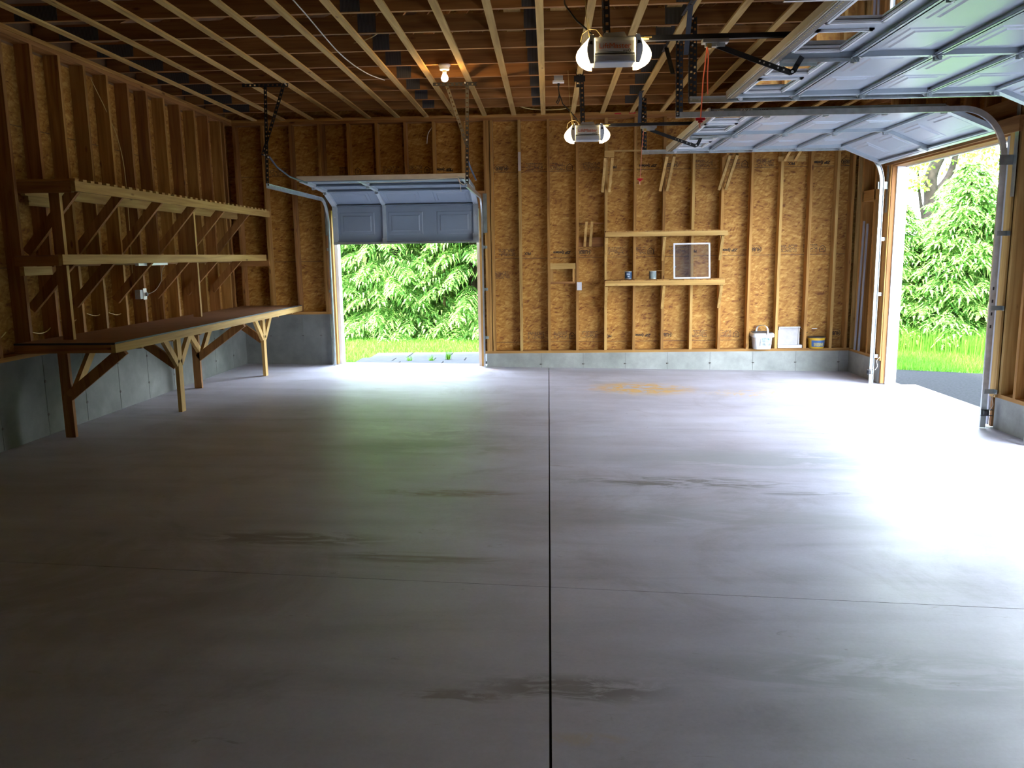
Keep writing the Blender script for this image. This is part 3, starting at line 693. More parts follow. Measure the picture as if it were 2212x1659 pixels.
def big_track(yc, sg, label, nm_hang):
    Wd = 2.66; yy = yc+sg*(Wd/2+.040); X0 = 4.215; ZT_ = 2.865; R_ = .42
    pts = []; nr = []
    for z in (zf(4.2)+.005, 1.2, ZT_-R_): pts.append((X0, yy, z)); nr.append((-1, 0, 0))
    for k in range(1, 13):
        a = math.pi/2*k/12; pts.append((X0-R_+R_*math.cos(a), yy, ZT_+.052-R_-.052+ (R_)*math.sin(a)+.0)); nr.append((-math.cos(a), 0, -math.sin(a)))
    # last arc point sits at the top line, rail web hangs below it
    pts = [(p[0], p[1], p[2]+(.052 if p[2] > ZT_-R_+1e-6 else 0)*min(1, max(0, (p[2]-(ZT_-R_))/R_))) for p in pts]
    pts.append((1.19, yy, ZT_+.052)); nr.append((0, 0, -1))
    t = track_obj('garage_door_track', label, pts, nr, (0, -sg, 0), None, 'tracks of the big doors')
    m = MB()
    for z in (.27, 1.07, 1.765):
        m.box(X0-.035, XR-.02, yy+(-.0025 if sg < 0 else 0), yy+(0 if sg < 0 else .0025), z-.022, z+.022)
        m.box(XR-.0245, XR-.022, yy-(.055 if sg < 0 else -.0), yy+(.0 if sg < 0 else .055), z-.022, z+.022)
    sub_n(m, 'wall_bracket', GALV if sg > 0 else GALVD, t, 16)
    m = MB(); m.box(X0-.07, XR-.02, yy+(-.0035 if sg < 0 else 0), yy+(0 if sg < 0 else .0035), ZT_-R_-.06, ZT_-R_+.03)
    m.box(XR-.0245, XR-.022, yy-(.06 if sg < 0 else 0), yy+(0 if sg < 0 else .06), ZT_-R_-.35, ZT_+.08)
    sub(m, 'flag_bracket', GALVD, t)
    # perforated holes of the upright, seen as dark slots
    m = MB()
    for z in (.88, 1.0, 1.12, 1.24): m.box(X0-.035, X0-.020, yy-.0028 if sg > 0 else yy-.0008, yy+.0008 if sg > 0 else yy+.0028, z, z+.03)
    sub_n(m, 'slot', BLK, t, per=None)
    # hanger irons up to the joists
    hx = 1.205
    m = MB(); a = -sg*0
    m.perf((hx, yy+sg*.004, ZT_+.01), (hx-.01, yy+sg*.004, ZC+.05), .036, .0025, (1, 0, 0)); m.perf((hx-.018, yy+sg*.022, ZT_+.01), (hx-.028, yy+sg*.022, ZC+.05), .036, .0025, (0, 1, 0))
    sub(m, 'hanger', BLACKM, t)
    m = MB(); m.perf((hx+.03, yy+sg*.012, ZT_+.05), (hx+.02, yy+sg*.012, ZC-.02), .034, .0025, (1, .2, 0)); sub(m, 'hanger', simple('blue_grey_angle', (.035, .042, .055), .45, .3), t)
    m = MB(); m.perf((hx-.07, yy+sg*.01, ZC-.01), (hx-.07, yy-sg*.45, ZC-.022), .05, .0025, (1, 0, 0)); m.beam((hx-.05, yy+sg*.006, ZC-.32), (hx-.07, yy-sg*.30, ZC-.02), .003, .04, (1, 0, 0))
    sub(m, 'hanger_brace', BLACKM, t)
    m = MB()
    for z in (ZT_+.03, ZC-.25, ZC-.04): m.tube([(hx, yy-.004, z), (hx, yy-.010, z)], .008, 8)
    for xx in (1.27, 1.8, 2.35, 2.9): m.tube([(xx, yy-sg*.003, ZT_+.026), (xx, yy-sg*.007, ZT_+.026)], .006, 6)
    sub_n(m, 'bolt', BOLT, t, per=None)
    return t
big_door('door_2', 9.15, 'far overhead door rolled up on the right, grey white underside with panes along its top')
big_door('door_3', 5.69, 'nearest overhead door rolled up at top right, grey white underside with window panes')
big_track(9.15, 1, 'steel track on the far side of the far right doorway, against the back corner', 0)
big_track(9.15, -1, 'dark steel track on the near side of the far right doorway, before the trees', 0)
big_track(5.69, 1, 'steel track along the far edge of the nearest raised door, at top right', 0)
big_track(5.69, -1, 'steel track along the near edge of the nearest raised door, mostly above the frame', 0)
# stickers on the near edge of the far door
d2 = bpy.data.objects['door_2']
ye = 9.15-1.33-.003
m = MB(); m.box(1.545, 1.635, ye-.001, ye, 2.905, 2.935); m.box(1.79, 1.90, ye-.001, ye, 2.905, 2.937)
lab = sub(m, 'paper_sticker', simple('paper_sticker', (.62, .60, .52), .8), d2)
m = MB(); m.box(1.51, 3.65, ye, ye+.004, 2.893, 2.945); sub(m, 'section_edge', GALVD, d2)
for (s_, x, sz) in (('4 PANEL', 1.59, .024), ('6 X 6', 1.845, .036), ('4 33C', 2.0, .034)):
    text(s_, sz, INK, frame((x, ye-.002, 2.92), (-1 if s_ == '4 PANEL' else 1, 0, 0), (0, 0, -1 if s_ != '6 X 6' else 1)), d2, bold=.0006, ext=.0004)

# ---- small door in the back wall, half lowered
def small_door():
    d = empty('door_1', 'narrow overhead door in the back wall, half open with its last section hanging', 'garage door', None, 'structure')
    xc = -2.035; Wd = 2.09; YI = DB-.018; Hs = .525
    def TV(u, v, w): return Vector((xc+u, YI-w, 1.845+v))
    PB = simple('blue_grey_door_steel', (.24, .285, .345), .4, 0, .04, 3.)
    section(d, Wd, Hs, TV, stiles=(-.30,), panels=3, paint=PB)
    m = MB(); m.box(xc-Wd/2, xc+Wd/2, YI-.056, YI, 1.815, 1.846); sub(m, 'bottom_edge', GALV, d)
    a = [(YI, 1.845+Hs)]
    segs_ = [(math.radians(52), .30)]
    # sections turning into the horizontal track
    y0, z0 = YI, 1.845+Hs+.01
    angs = (math.radians(20), math.radians(3), math.radians(2))
    hang_T = []
    for a_ in angs:
        dy, dz = math.cos(a_), math.sin(a_)
        T = (lambda y0, z0, dy, dz: (lambda u, v, w: Vector((xc+u, y0-v*dy-w*dz, z0+v*dz-w*dy))))(y0, z0, dy, dz)
        section(d, Wd, Hs, T, stiles=(-.30,), panels=3, paint=PB); hang_T.append(T)
        for u in (-Wd/2+.03, -.30, Wd/2-.03): hinge(d, T, u, 0)
        y0 -= Hs*dy; z0 += Hs*dz
    m = MB(); m.box(xc-Wd/2-.02, xc+Wd/2+.02, y0-.016, y0, z0-.035, z0+.022); m.box(xc-Wd/2-.02, xc+Wd/2+.02, y0-.022, y0-.016, z0-.02, z0+.022); sub(m, 'top_edge', RIM, d)
    # cable drum bracket and pull cord loops at the right end
    m = MB(); m.tube([(-1.10, y0-.03, z0-.01), (-1.02, y0-.05, z0-.03), (-.99, y0-.05, z0-.09), (-1.03, y0-.05, z0-.12), (-1.08, y0-.05, z0-.08), (-1.10, y0-.04, z0-.03)], .006, 6)
    m.tube([(-1.08, y0-.05, z0-.05), (-1.07, y0-.05, z0-.13), (-1.06, y0-.05, z0-.20)], .004, 6)
    m.tube([(-2.6, y0+.1, z0-.06), (-1.9, y0, z0-.07), (-1.1, y0-.04, z0-.03)], .003, 6)
    sub(m, 'pull_cord', WCORD, d)
    m = MB()
    for x in (xc-Wd/2+.035, xc+Wd/2-.035):
        m.tube([(x, YI-.05, 2.20), (x, YI-.056, 2.20)], .010, 8)
    sub_n(m, 'bolt', BOLT, d, per=None)
    m = MB(); m.box(xc-.33, xc-.27, YI-.085, YI-.05, 1.845, 1.90); m.box(xc+Wd/2-.08, xc+Wd/2, YI-.07, YI-.05, 1.85, 1.95); sub_n(m, 'corner_bracket', GALV, d, per=None)
    return y0, z0
sy0, sz0 = small_door()
def small_track(x, sg, label, yend):
    pts = []; nr = []; R_ = .32; Y0 = DB-.055; ZT_ = 2.41
    for z in (zf(x)+.005, 1.2, ZT_-R_): pts.append((x, Y0, z)); nr.append((0, -1, 0))
    for k in range(1, 11):
        a = math.pi/2*k/10; zz = ZT_-R_+(R_+.052)*math.sin(a); pts.append((x, Y0-R_+R_*math.cos(a), zz)); nr.append((0, -math.cos(a), -math.sin(a)))
    pts.append((x, yend, ZT_+.052)); nr.append((0, 0, -1))
    t = track_obj('small_door_track', label, pts, nr, (-sg, 0, 0), None, 'tracks of the small door')
    m = MB()
    for z in (.45, 1.15, 1.75): m.box(x+(-.003 if sg < 0 else 0), x+(0 if sg < 0 else .003), Y0-.03, DB, z-.02, z+.02); m.box(x-(.05 if sg < 0 else 0), x+(0 if sg < 0 else .05), DB-.003, DB-.0005, z-.02, z+.02)
    sub_n(m, 'wall_bracket', GALVD, t, 16)
    m = MB(); m.box(x-(.055 if sg < 0 else 0), x+(0 if sg < 0 else .055), DB-.006, DB-.0035, 1.95, 2.5); sub(m, 'flag_bracket', GALVD, t)
    return t
tl = small_track(-3.15, -1, 'greenish steel track left of the small back door, rising to a hanger', 9.06)
tr_ = small_track(-.925, 1, 'steel track right of the small back door, end under a tall hanger', 9.40)
# hangers of the small door
m = MB(); m.perf((-3.15, 9.10, 2.44), (-3.13, 9.17, 3.55), .036, .003, (1, 0, 0)); m.perf((-3.168, 9.12, 2.44), (-3.148, 9.19, 3.55), .036, .003, (0, 1, 0)); sub(m, 'hanger', BLACKM, tl)
m = MB(); m.perf((-3.39, 9.185, 3.552), (-2.88, 9.215, 3.552), .04, .003, (0, 1, 0)); m.perf((-3.39, 9.165, 3.535), (-2.88, 9.195, 3.535), .036, .003, (0, 0, 1)); sub(m, 'ceiling_angle', BLACKM, tl)
m = MB(); m.perf((-2.93, 9.20, 3.54), (-3.18, 9.09, 2.77), .036, .003, (1, 0, .3)); sub(m, 'hanger_brace', BLACKM, tl)
m = MB(); m.tube([(-3.12, 9.12, 2.76), (-3.08, 9.25, 2.66), (-3.02, 9.5, 2.575), (-2.95, 9.95, 2.54)], .011, 6); sub(m, 'safety_strap', simple('blue_grey_strap', (.05, .065, .10), .5), tl)
m = MB(); m.perf((-.93, 9.44, 2.45), (-.90, 9.40, 3.56), .036, .003, (1, 0, 0)); m.perf((-.948, 9.46, 2.45), (-.918, 9.42, 3.56), .036, .003, (0, 1, 0)); sub(m, 'hanger', BLACKM, tr_)
m = MB(); m.perf((-1.28, 9.37, 3.552), (-.79, 9.40, 3.552), .04, .003, (0, 1, 0)); m.perf((-1.28, 9.35, 3.535), (-.79, 9.38, 3.535), .036, .003, (0, 0, 1)); sub(m, 'ceiling_angle', BLACKM, tr_)
m = MB(); m.perf((-1.13, 9.38, 3.53), (-.915, 9.42, 2.86), .036, .003, (1, 0, .3)); sub(m, 'hanger_brace', simple('lit_angle_iron', (.10, .09, .07), .5, .2), tr_)  # black angle iron lightened, lamplight put into its colour
m = MB(); m.tube([(-.92, 9.45, 2.72), (-.90, 9.6, 2.64), (-.855, 9.75, 2.52)], .011, 6); sub(m, 'safety_strap', simple('blue_grey_strap', (.05, .065, .10), .5), tr_)
m = MB()
for (x, y, z) in ((-.92, 9.39, 2.93), (-.92, 9.40, 2.74), (-.92, 9.36, 3.545), (-.855, 9.75, 2.52)): m.tube([(x, y, z), (x, y-.012, z)], .010, 8)
sub_n(m, 'bolt', BOLT, tr_, per=None)
m = MB()
for (x, y, z) in ((-3.155, 9.08, 2.77), (-3.12, 9.10, 2.75), (-2.9, 9.16, 3.54)): m.tube([(x, y, z), (x, y-.012, z)], .009, 8)
sub_n(m, 'bolt', BOLT, tl, per=None)

# ================================================================== OPENERS
def opener(yc, xs, label, zs=0.):
    t = empty('garage_door_opener', label, 'door opener', 'ceiling-hung door openers')
    # the head is long along the rail (x); its end cap and lenses face the room across y
    x0, x1 = xs+.105, xs+.385; zb, zt = 2.868+zs, 3.035+zs; yA, yB = yc-.10, yc+.10
    m = MB(); m.box(x0, x1, yA+.01, yB, zb+.012, zt)
    sub(m, 'housing', simple('opener_grey', (.34, .37, .40), .45), t, bevel=.012)
    m = MB(); m.box(x0+.012, x1-.012, yA-.004, yA+.012, zb+.075, zt-.028); fp = sub(m, 'face_plate', simple('opener_face', (.50, .49, .45), .5), t, bevel=.004)
    m = MB(); m.box(x0, x1, yA-.010, yA+.02, zb+.002, zb+.055); sub(m, 'lower_cover', simple('opener_lower', (.40, .43, .48), .45), t, bevel=.010)
    m = MB(); m.box(x0+.01, x1-.01, yA-.001, yA+.012, zb+.055, zb+.063); sub(m, 'seam', BLK, t)
    m = MB(); c_ = [(x0+.0, zt-.010), (x0+.055, zt-.002), (x0+.075, zt+.030), (x1-.075, zt+.034), (x1-.055, zt-.0), (x1, zt-.012)]
    vs = [(a, yy, b_) for yy in (yA+.03, yB-.03) for a, b_ in c_]; n = len(c_)
    m.add(vs, [tuple(range(n)), tuple(range(2*n-1, n-1, -1))]+[(k, k+n, (k+1) % n+n, (k+1) % n) for k in range(n)])
    sub(m, 'chassis', simple('opener_chassis', (.22, .21, .20), .5), t)
    M = frame((xs+.245, yA-.0055, (zb+zt)/2+.022), (1, 0, 0), (0, 0, 1))
    text('LiftMaster', .046, simple('orange_lettering', (.55, .10, .02), .5), M, t, bold=0., sx_=1.12)
    text('myQ', .026, INK, frame((xs+.325, yA-.0055, (zb+zt)/2-.008), (1, 0, 0), (0, 0, 1)), t)
    # curved lamp lenses at both sides
    for sg in (-1, 1):
        c = x0 if sg < 0 else x1; vs = []; fs = []; NU, NV = 14, 12
        H_ = zt-zb+.012
        for i in range(NU+1):
            v = i/NU                      # bottom to top
            wid = .112*float(np.interp(v, [0, .06, .15, .28, .40, .55, .70, .82, .92, 1.], [.42, .68, .86, .97, 1., .93, .74, .54, .33, .08]))
            for j in range(NV+1):
                a = math.pi*(j/NV) ; yy = yc-math.cos(a)*.105
                xx = c+sg*(wid*math.sin(a)**.55)
                vs.append((xx, yy, zb-.004+H_*v+(.004 if v > .9 else 0)))
        for i in range(NU):
            for j in range(NV):
                q = (i*(NV+1)+j, i*(NV+1)+j+1, (i+1)*(NV+1)+j+1, (i+1)*(NV+1)+j); fs.append(q if sg > 0 else q[::-1])
        m = MB(); m.add(vs, fs); L_ = sub(m, 'lamp_lens', LENS, t, smooth=True, label='glowing lens')
        # opaque collar between lens and housing
        vs = []
        for i in range(NU+1):
            v = i/NU; z = zb-.004+H_*v; bulge = .020+.022*math.sin(math.pi*v)
            for (xx, yy) in ((c-sg*.004, yc-.117), (c+sg*bulge, yc-.114), (c+sg*bulge*.8, yc-.04)): vs.append((xx, yy, z))
        fs = []
        for i in range(NU):
            for j in range(2): fs.append((i*3+j, i*3+j+1, (i+1)*3+j+1, (i+1)*3+j))
        m = MB(); m.add(vs, fs); sub(m, 'lens_collar', simple('lens_collar_white', (.60, .64, .68), .4), t, smooth=True)
        m = MB(); zz = zt-.042; m.add([(c+sg*.006, yc-.1185, zz-.012), (c+sg*.030, yc-.1185, zz-.006), (c+sg*.022, yc-.1185, zz+.010), (c+sg*.008, yc-.1185, zz+.012)], [(0, 1, 2, 3)]); sub(m, 'vent_slot', BLK, t)
    # rail, trolley and bent arm
    zr = 3.040+zs
    m = MB(); m.beam((x1-.05, yc, zr), (4.24, yc, zr), .035, .032, (0, 0, 1)); sub(m, 'rail', BLACKM, t)
    m = MB(); m.beam((x1+.06, yc-.022, zr+.004), (x1+.11, yc-.022, zr+.004), .006, .008, (0, 0, 1)); m.tube([(x1+.03, yc-.03, zr-.005), (x1+.09, yc-.03, zr-.005)], .008, 8); sub(m, 'chain_end', WIRE, t)
    tx = xs+.83
    m = MB(); m.box(tx, tx+.17, yc-.035, yc+.035, zr-.042, zr-.018); m.box(tx+.02, tx+.15, yc-.015, yc+.015, zr-.065, zr-.04); m.tube([(tx+.10, yc-.03, zr-.055), (tx+.10, yc+.03, zr-.055)], .013, 10)
    sub(m, 'trolley', GALV, t)
    m = MB(); m.box(tx+.03, tx+.06, yc-.018, yc+.018, zr-.075, zr-.045); sub(m, 'release_lever', WIRE, t)
    ax_, az_ = tx+.10, zr-.058; bx_, bz_ = 1.615, 2.800+zs; cx_, cz_ = 1.685, 2.895
    m = MB(); m.beam((ax_, yc, az_), (bx_, yc, bz_), .004, .034, (0, 0, 1))
    pts = [(bx_-.05, yc-.005, bz_+.022), (bx_, yc-.005, bz_), (bx_+.022, yc-.005, bz_+.012), (bx_+.04, yc-.005, bz_+.045), (cx_, yc-.005, cz_)]
    for a, b_ in zip(pts, pts[1:]): m.beam(a, b_, .006, .034, (0, 0, 1), .005, .005)
    sub(m, 'door_arm', BLK, t)
    m = MB(); dd = Vector((bx_-ax_, 0, bz_-az_)).normalized()
    for q in (.30, .33, .37, .43, .47): p = Vector((ax_, yc-.006, az_))+dd*q; m.tube([p, p+Vector((0, -.004, 0))], .006, 6)
    m.tube([(bx_+.01, yc-.01, bz_+.004), (bx_+.01, yc-.016, bz_+.004)], .009, 8); sub_n(m, 'bolt', BOLT, t, per=None)
    # hanger angles to the joists
    hx = xs+.17
    m = MB(); m.perf((hx+.03, yc-.05, zt-.0), (hx+.01, yc-.05, ZC+.05), .040, .003, (1, 0, 0)); m.perf((hx+.008, yc-.03, zt), (hx-.012, yc-.03, ZC+.05), .040, .003, (.4, 1, 0)); sub(m, 'hanger', BLACKM, t)
    m = MB(); m.perf((hx-.03, yc-.06, ZC-.16), (hx-.03, yc-.06, ZC+.03), .034, .003, (1, 0, 0)); m.box(hx-.07, hx+.05, yc-.06, yc-.055, ZC-.10, ZC-.04); sub(m, 'hanger_brace', BLACKM, t)
    m = MB(); m.tube([(hx+.025, yc-.056, zt+.03), (hx+.025, yc-.066, zt+.03)], .009, 8); m.tube([(hx-.02, yc-.056, zt+.006), (hx-.02, yc-.07, zt+.006)], .007, 8); sub_n(m, 'bolt', BOLT, t, per=None)
    # antenna and binding wires
    m = MB()
    m.tube([(x0+.06, yc-.08, zt+.0), (x0+.02, yc-.09, zt+.045), (x0-.03, yc-.09, zt+.05), (x0-.075, yc-.09, zt+.02), (x0-.085, yc-.09, zt-.03), (x0-.06, yc-.10, zt-.06)], .0022, 6)
    m.tube([(x0-.02, yc-.02, zt+.0), (x0-.035, yc-.03, zt+.08), (x0-.045, yc-.04, zt+.14), (x0-.07, yc-.05, ZC+.02)], .003, 6)
    m.tube([(x0+.0, yc-.02, zt+.0), (x0-.025, yc-.03, zt+.07), (x0-.03, yc-.05, zt+.13)], .003, 6)
    sub(m, 'binding_wire', WIRE, t)
    r = MB(); x_ = tx-.005
    return t, tx, zr
_, TX, ZRL = opener(5.66, .20, 'larger, nearer grey door opener hanging with two glowing lenses', 0.)
_, TX2, ZRL2 = opener(9.15, .19, 'smaller, farther grey door opener hanging in front of the back wall', -.018)
def rope(yc, tx, zr, zlow, label, mat, loop):
    t = empty('release_rope', label, 'rope', 'emergency release ropes')
    m = MB(); m.tube([(tx+.03, yc-.02, zr-.07), (tx+.018, yc-.02, zr-.2), (tx+.010, yc-.02, (zr+zlow)/2), (tx-.002, yc-.02, zlow)], .0042 if loop else .003, 6); sub(m, 'cord', mat, t)
    if loop:
        m = MB(); m.tube([(tx+.03, yc-.025, zr-.07), (tx+.040, yc-.025, zr-.12), (tx+.036, yc-.025, zr-.25), (tx+.040, yc-.025, zr-.37)], .004, 6); sub(m, 'cord_tail', mat, t)
    m = MB(); m.box(tx-.035, tx+.028, yc-.032, yc-.008, zlow-.012, zlow+.006); m.box(tx-.02, tx+.012, yc-.03, yc-.01, zlow-.026, zlow-.012)
    sub(m, 'handle', REDM, t, bevel=.005)
    m = MB(); m.tube([(tx-.004, yc-.02, zlow-.024), (tx-.008, yc-.02, zlow-.045), (tx-.004, yc-.02, zlow-.06)], .008 if loop else .004, 8); sub(m, 'knot', simple('pale_cord', (.75, .42, .33), .6), t)
rope(5.66, TX, ZRL, 2.515, 'doubled orange rope with a red handle hanging from the nearer opener rail', ORG, True)
rope(9.15, TX2, ZRL2, 2.44, 'single faint pink rope with a small red handle hanging before the back wall', simple('pink_cord', (.70, .25, .18), .6), False)
# power cords
m = MB(); m.tube([(.13, 6.70, 3.62), (.13, 6.3, 3.50), (.125, 5.9, 3.34), (.14, 5.72, 3.26), (.20, 5.68, 3.17), (.28, 5.64, 3.09), (.335, 5.60, 3.02)], .006, 8)
tag(m.build('power_cord', BLK), 'black cord dropping from the joists behind the left lens of the nearer opener', 'cord', 'black opener cords')
cdr = empty('power_cord', 'black knotted cord from the ceiling outlet down to the farther opener', 'cord', 'black opener cords')
m = MB(); m.tube([(.128, 9.43, 3.53), (.125, 9.40, 3.47), (.135, 9.37, 3.40), (.12, 9.35, 3.34), (.10, 9.35, 3.31), (.115, 9.34, 3.29), (.14, 9.33, 3.34), (.13, 9.32, 3.40), (.15, 9.30, 3.35), (.17, 9.27, 3.28), (.25, 9.22, 3.19), (.32, 9.19, 3.10), (.35, 9.17, 3.03)], .006, 8); sub(m, 'cable', BLK, cdr)
m = MB(); m.lathe((.128, 9.43, 3.50), [(.010, 0), (.014, .015), (.014, .03)], 10); sub(m, 'plug', BLK, cdr)
ob = empty('ceiling_outlet', 'small white outlet fixed under a joist above the farther opener', 'outlet')
sub(MB().box(.06, .19, 9.40, 9.46, ZC-.042, ZC-.0195), 'cover', WHITE, ob, bevel=.004); sub(MB().box(.075, .175, 9.385, 9.46, ZC-.019, ZC+.05), 'box', simple('box_grey', (.45, .46, .45), .5), ob)
# ceiling bulb
bl = empty('ceiling_lamp', 'white round porcelain lamp holder with one glowing bare bulb', 'lamp')
sub(MB().lathe((-1.055, 8.60, ZC-.058), [(.046, 0), (.052, .008), (.052, .038), (.060, .040), (.062, .057)], 28), 'holder', simple('porcelain', (.72, .70, .68), .3), bl, smooth=True)
sub(MB().lathe((-1.055, 8.60, ZC-.092), [(.016, 0), (.020, .01), (.022, .034)], 18), 'socket', WHITE, bl, smooth=True)
pr = [(.002, 0)]+[(.036*math.sin(a), .036-.036*math.cos(a)) for a in [math.pi*k/14 for k in range(1, 10)]]+[(.020, .075), (.014, .085)]
sub(MB().lathe((-1.055, 8.60, ZC-.172), pr, 24), 'bulb', BULB, bl, smooth=True, label='glowing bulb')
# loose cables
def cable(name, pts, r, mat, label, cat='cable'):
    m = MB(); m.tube(pts, r, 6); return tag(m.build(name, mat), label, cat)
def curve3(pts, n=8):
    out = []
    P = [Vector(p) for p in pts]; P = [P[0]]+P+[P[-1]]
    for i in range(1, len(P)-2):
        for k in range(n):
            t = k/n; a, b_, c, d = P[i-1], P[i], P[i+1], P[i+2]
            out.append(.5*((2*b_)+(c-a)*t+(2*a-5*b_+4*c-d)*t*t+(3*b_-a-3*c+d)*t**3))
    out.append(P[-2]); return out
cable('antenna_wire', curve3([(-1.90, 6.2, 3.545), (-1.90, 6.6, 3.53), (-1.86, 7.5, 3.44), (-1.83, 8.4, 3.47), (-1.81, 9.26, 3.575)]), .005, WCORD, 'thin pale wire drooping below the joists left of the lamp')
cable('house_cable', curve3([(-3.4, 8.0, 3.62), (-2.7, 8.3, 3.66), (-2.2, 8.15, 3.64), (-1.7, 7.9, 3.66), (-1.45, 7.62, 3.70)]), .006, ROMEX, 'yellowish cable weaving between joists near the middle of the ceiling')
cable('house_cable', curve3([(-.42, 11.2, 3.62), (-.2, 11.35, 3.59), (.2, 11.45, 3.60), (.6, 11.3, 3.66)]), .006, ROMEX, 'pale cable lying on the top plate above the back wall')
cable('house_cable', curve3([(-1.61, DB+.05, 3.48), (-1.63, DB+.03, 3.42), (-1.68, DB-.006, 3.33), (-1.70, DB-.006, 3.2)]), .006, WCORD, 'short white cable tail beside a stud above the small door')
cable('house_cable', curve3([(XL-.06, 8.15, 3.42), (XL-.02, 8.35, 3.1), (XL-.02, 8.52, 2.82), (XL-.03, 8.6, 2.4), (XL-.06, 8.62, 1.4)]), .004, ROMEX, 'thin tan cable slanting down between studs high on the left wall')
for k, (ya, z0) in enumerate(((6.15, 1.02), (6.80, 1.03), (7.25, 1.09), (7.7, 1.12), (8.1, 1.10))):
    cable('bench_cable', curve3([(XL-.07, ya, z0), (XL-.06, ya+.12, z0-.03), (XL-.07, ya+.25, z0-.02), (XL-.08, ya+.36, z0+.03)]), .005, ROMEX,
          ('yellow cable behind the bench at the far left edge of the photo', 'yellow cable behind the bench left of the near post', 'yellow cable just right of the near bench post', 'pale cable low behind the bench, second right of the near post', 'pale cable low behind the bench below the wall outlet')[k])

# ================================================================== WORKBENCH AND LEFT SHELVES
wb_ = empty('workbench', 'long wooden workbench along the left wall with braced legs and brown top', 'workbench')
BX, BY0, BZ = -3.61, 6.475, .952
sub(MB().box(XL, BX-.006, BY0+.01, DB-.002, BZ-.014, BZ), 'bench_top', PLY, wb_)
sub(MB().box(XL, BX-.004, BY0+.006, DB-.002, BZ, BZ+.0035), 'top_lining', simple('dark_blue_liner', (.030, .035, .06), .5), wb_) if False else None
sub(MB().box(BX-.038, BX, BY0, DB-.002, BZ-.082, BZ-.010), 'front_rail', wood('y', 'c'), wb_)
sub(MB().box(BX-.010, BX-.001, BY0, DB-.002, BZ-.009, BZ+.004), 'edge_strip', simple('dark_edge', (.03, .035, .05), .6), wb_)
sub(MB().box(XL, BX-.038, BY0, BY0+.038, BZ-.082, BZ-.014), 'end_rail', wood('x', 'b'), wb_)
sub(MB().box(XL, BX-.01, BY0-.001, BY0+.006, BZ-.013, BZ+.004), 'edge_strip', simple('dark_edge', (.03, .035, .05), .6), wb_)
m = MB(); y = BY0+.5
while y < DB-.3: m.box(XL, BX-.04, y, y+.038, BZ-.102, BZ-.015); y += .61
sub_n(m, 'cross_joist', wood('x', 'b'), wb_, per=None)
def leg(x, y, wx, wy, ztop, tone='a'):
    o = sub(MB().box(x-wx/2, x+wx/2, y-wy/2, y+wy/2, zf(x), ztop), 'leg', wood('z', tone), wb_); return o
ZU = BZ-.082
for (x, y) in ((-3.80, 7.98), (-3.80, 10.46)):
    o = leg(x, y, .038, .089, ZU, 'c')
    for dy in (-.30, .30): sub(MB().beam((x, y+dy*.12, .58), (x+.0, y+dy, ZU), .038, .070, (0, 1, 0)), 'brace', wood('z', 'c'), o)
    sub(MB().beam((x-.02, y, .56), (x-.44, y, ZU), .038, .089, (1, 0, 0)), 'brace', wood('z', 'b'), o)
for (x, y) in ((-4.235, 6.755), (-4.255, 9.415)):
    o = leg(x, y, .089, .038, ZU, 'b')
    sub(MB().beam((x+.045, y+.05, .50), (x+.045, y+.40, ZU), .038, .075, (0, 1, 0)), 'brace', wood('z', 'c'), o)
    if y > 9: sub(MB().beam((x+.045, y-.03, .56), (x+.045, y-.36, ZU), .038, .075, (0, 1, 0)), 'brace', wood('z', 'c'), o)
    sub(MB().beam((x+.02, y, .46), (BX-.05, y-(.06 if y < 8 else 0), ZU), .038, .089, (1, 0, 0)), 'brace', wood('z', 'b'), o)
def shelf(name, label, x1, y0, ztop, zlow, post=True):
    s_ = empty(name, label, 'shelf'); 
    return s_
# lower of the two shelves: solid deck
ms = empty('wall_shelf', 'middle level left wall shelf with a plain front board over the workbench', 'shelf')
MX, MZ = -4.06, 1.685
sub(MB().box(XL, MX-.038, 6.62, 11.47, MZ-.012, MZ), 'deck', PLY, ms)
sub(MB().box(MX-.038, MX, 6.60, 11.50, MZ-.082, MZ+.003), 'front_board', wood('y', 'c'), ms)
sub(MB().box(XL, MX-.038, 6.60, 6.638, MZ-.088, MZ-.012), 'end_board', wood('x', 'b'), ms)
sub(MB().box(XL, XL+.038, 7.08, 11.5, MZ-.10, MZ-.013), 'ledger', wood('y', 'b'), ms)
sub(MB().box(XL, XL+.038, 6.66, 7.05, MZ-.17, MZ-.095), 'cleat', wood('y', 'c'), ms)
sub(MB().box(XL-.1, MX+.03, 11.51, 11.548, MZ-.16, MZ-.07), 'end_board', wood('x', 'b'), ms)
for y in (6.86, 7.50, 8.24, 9.10, 9.90, 10.68):
    sub(MB().beam((XL-.06, y, 1.22), (MX-.085, y, MZ-.055), .038, .085, (1, 0, 0)), 'brace', wood('z', 'b'), ms)
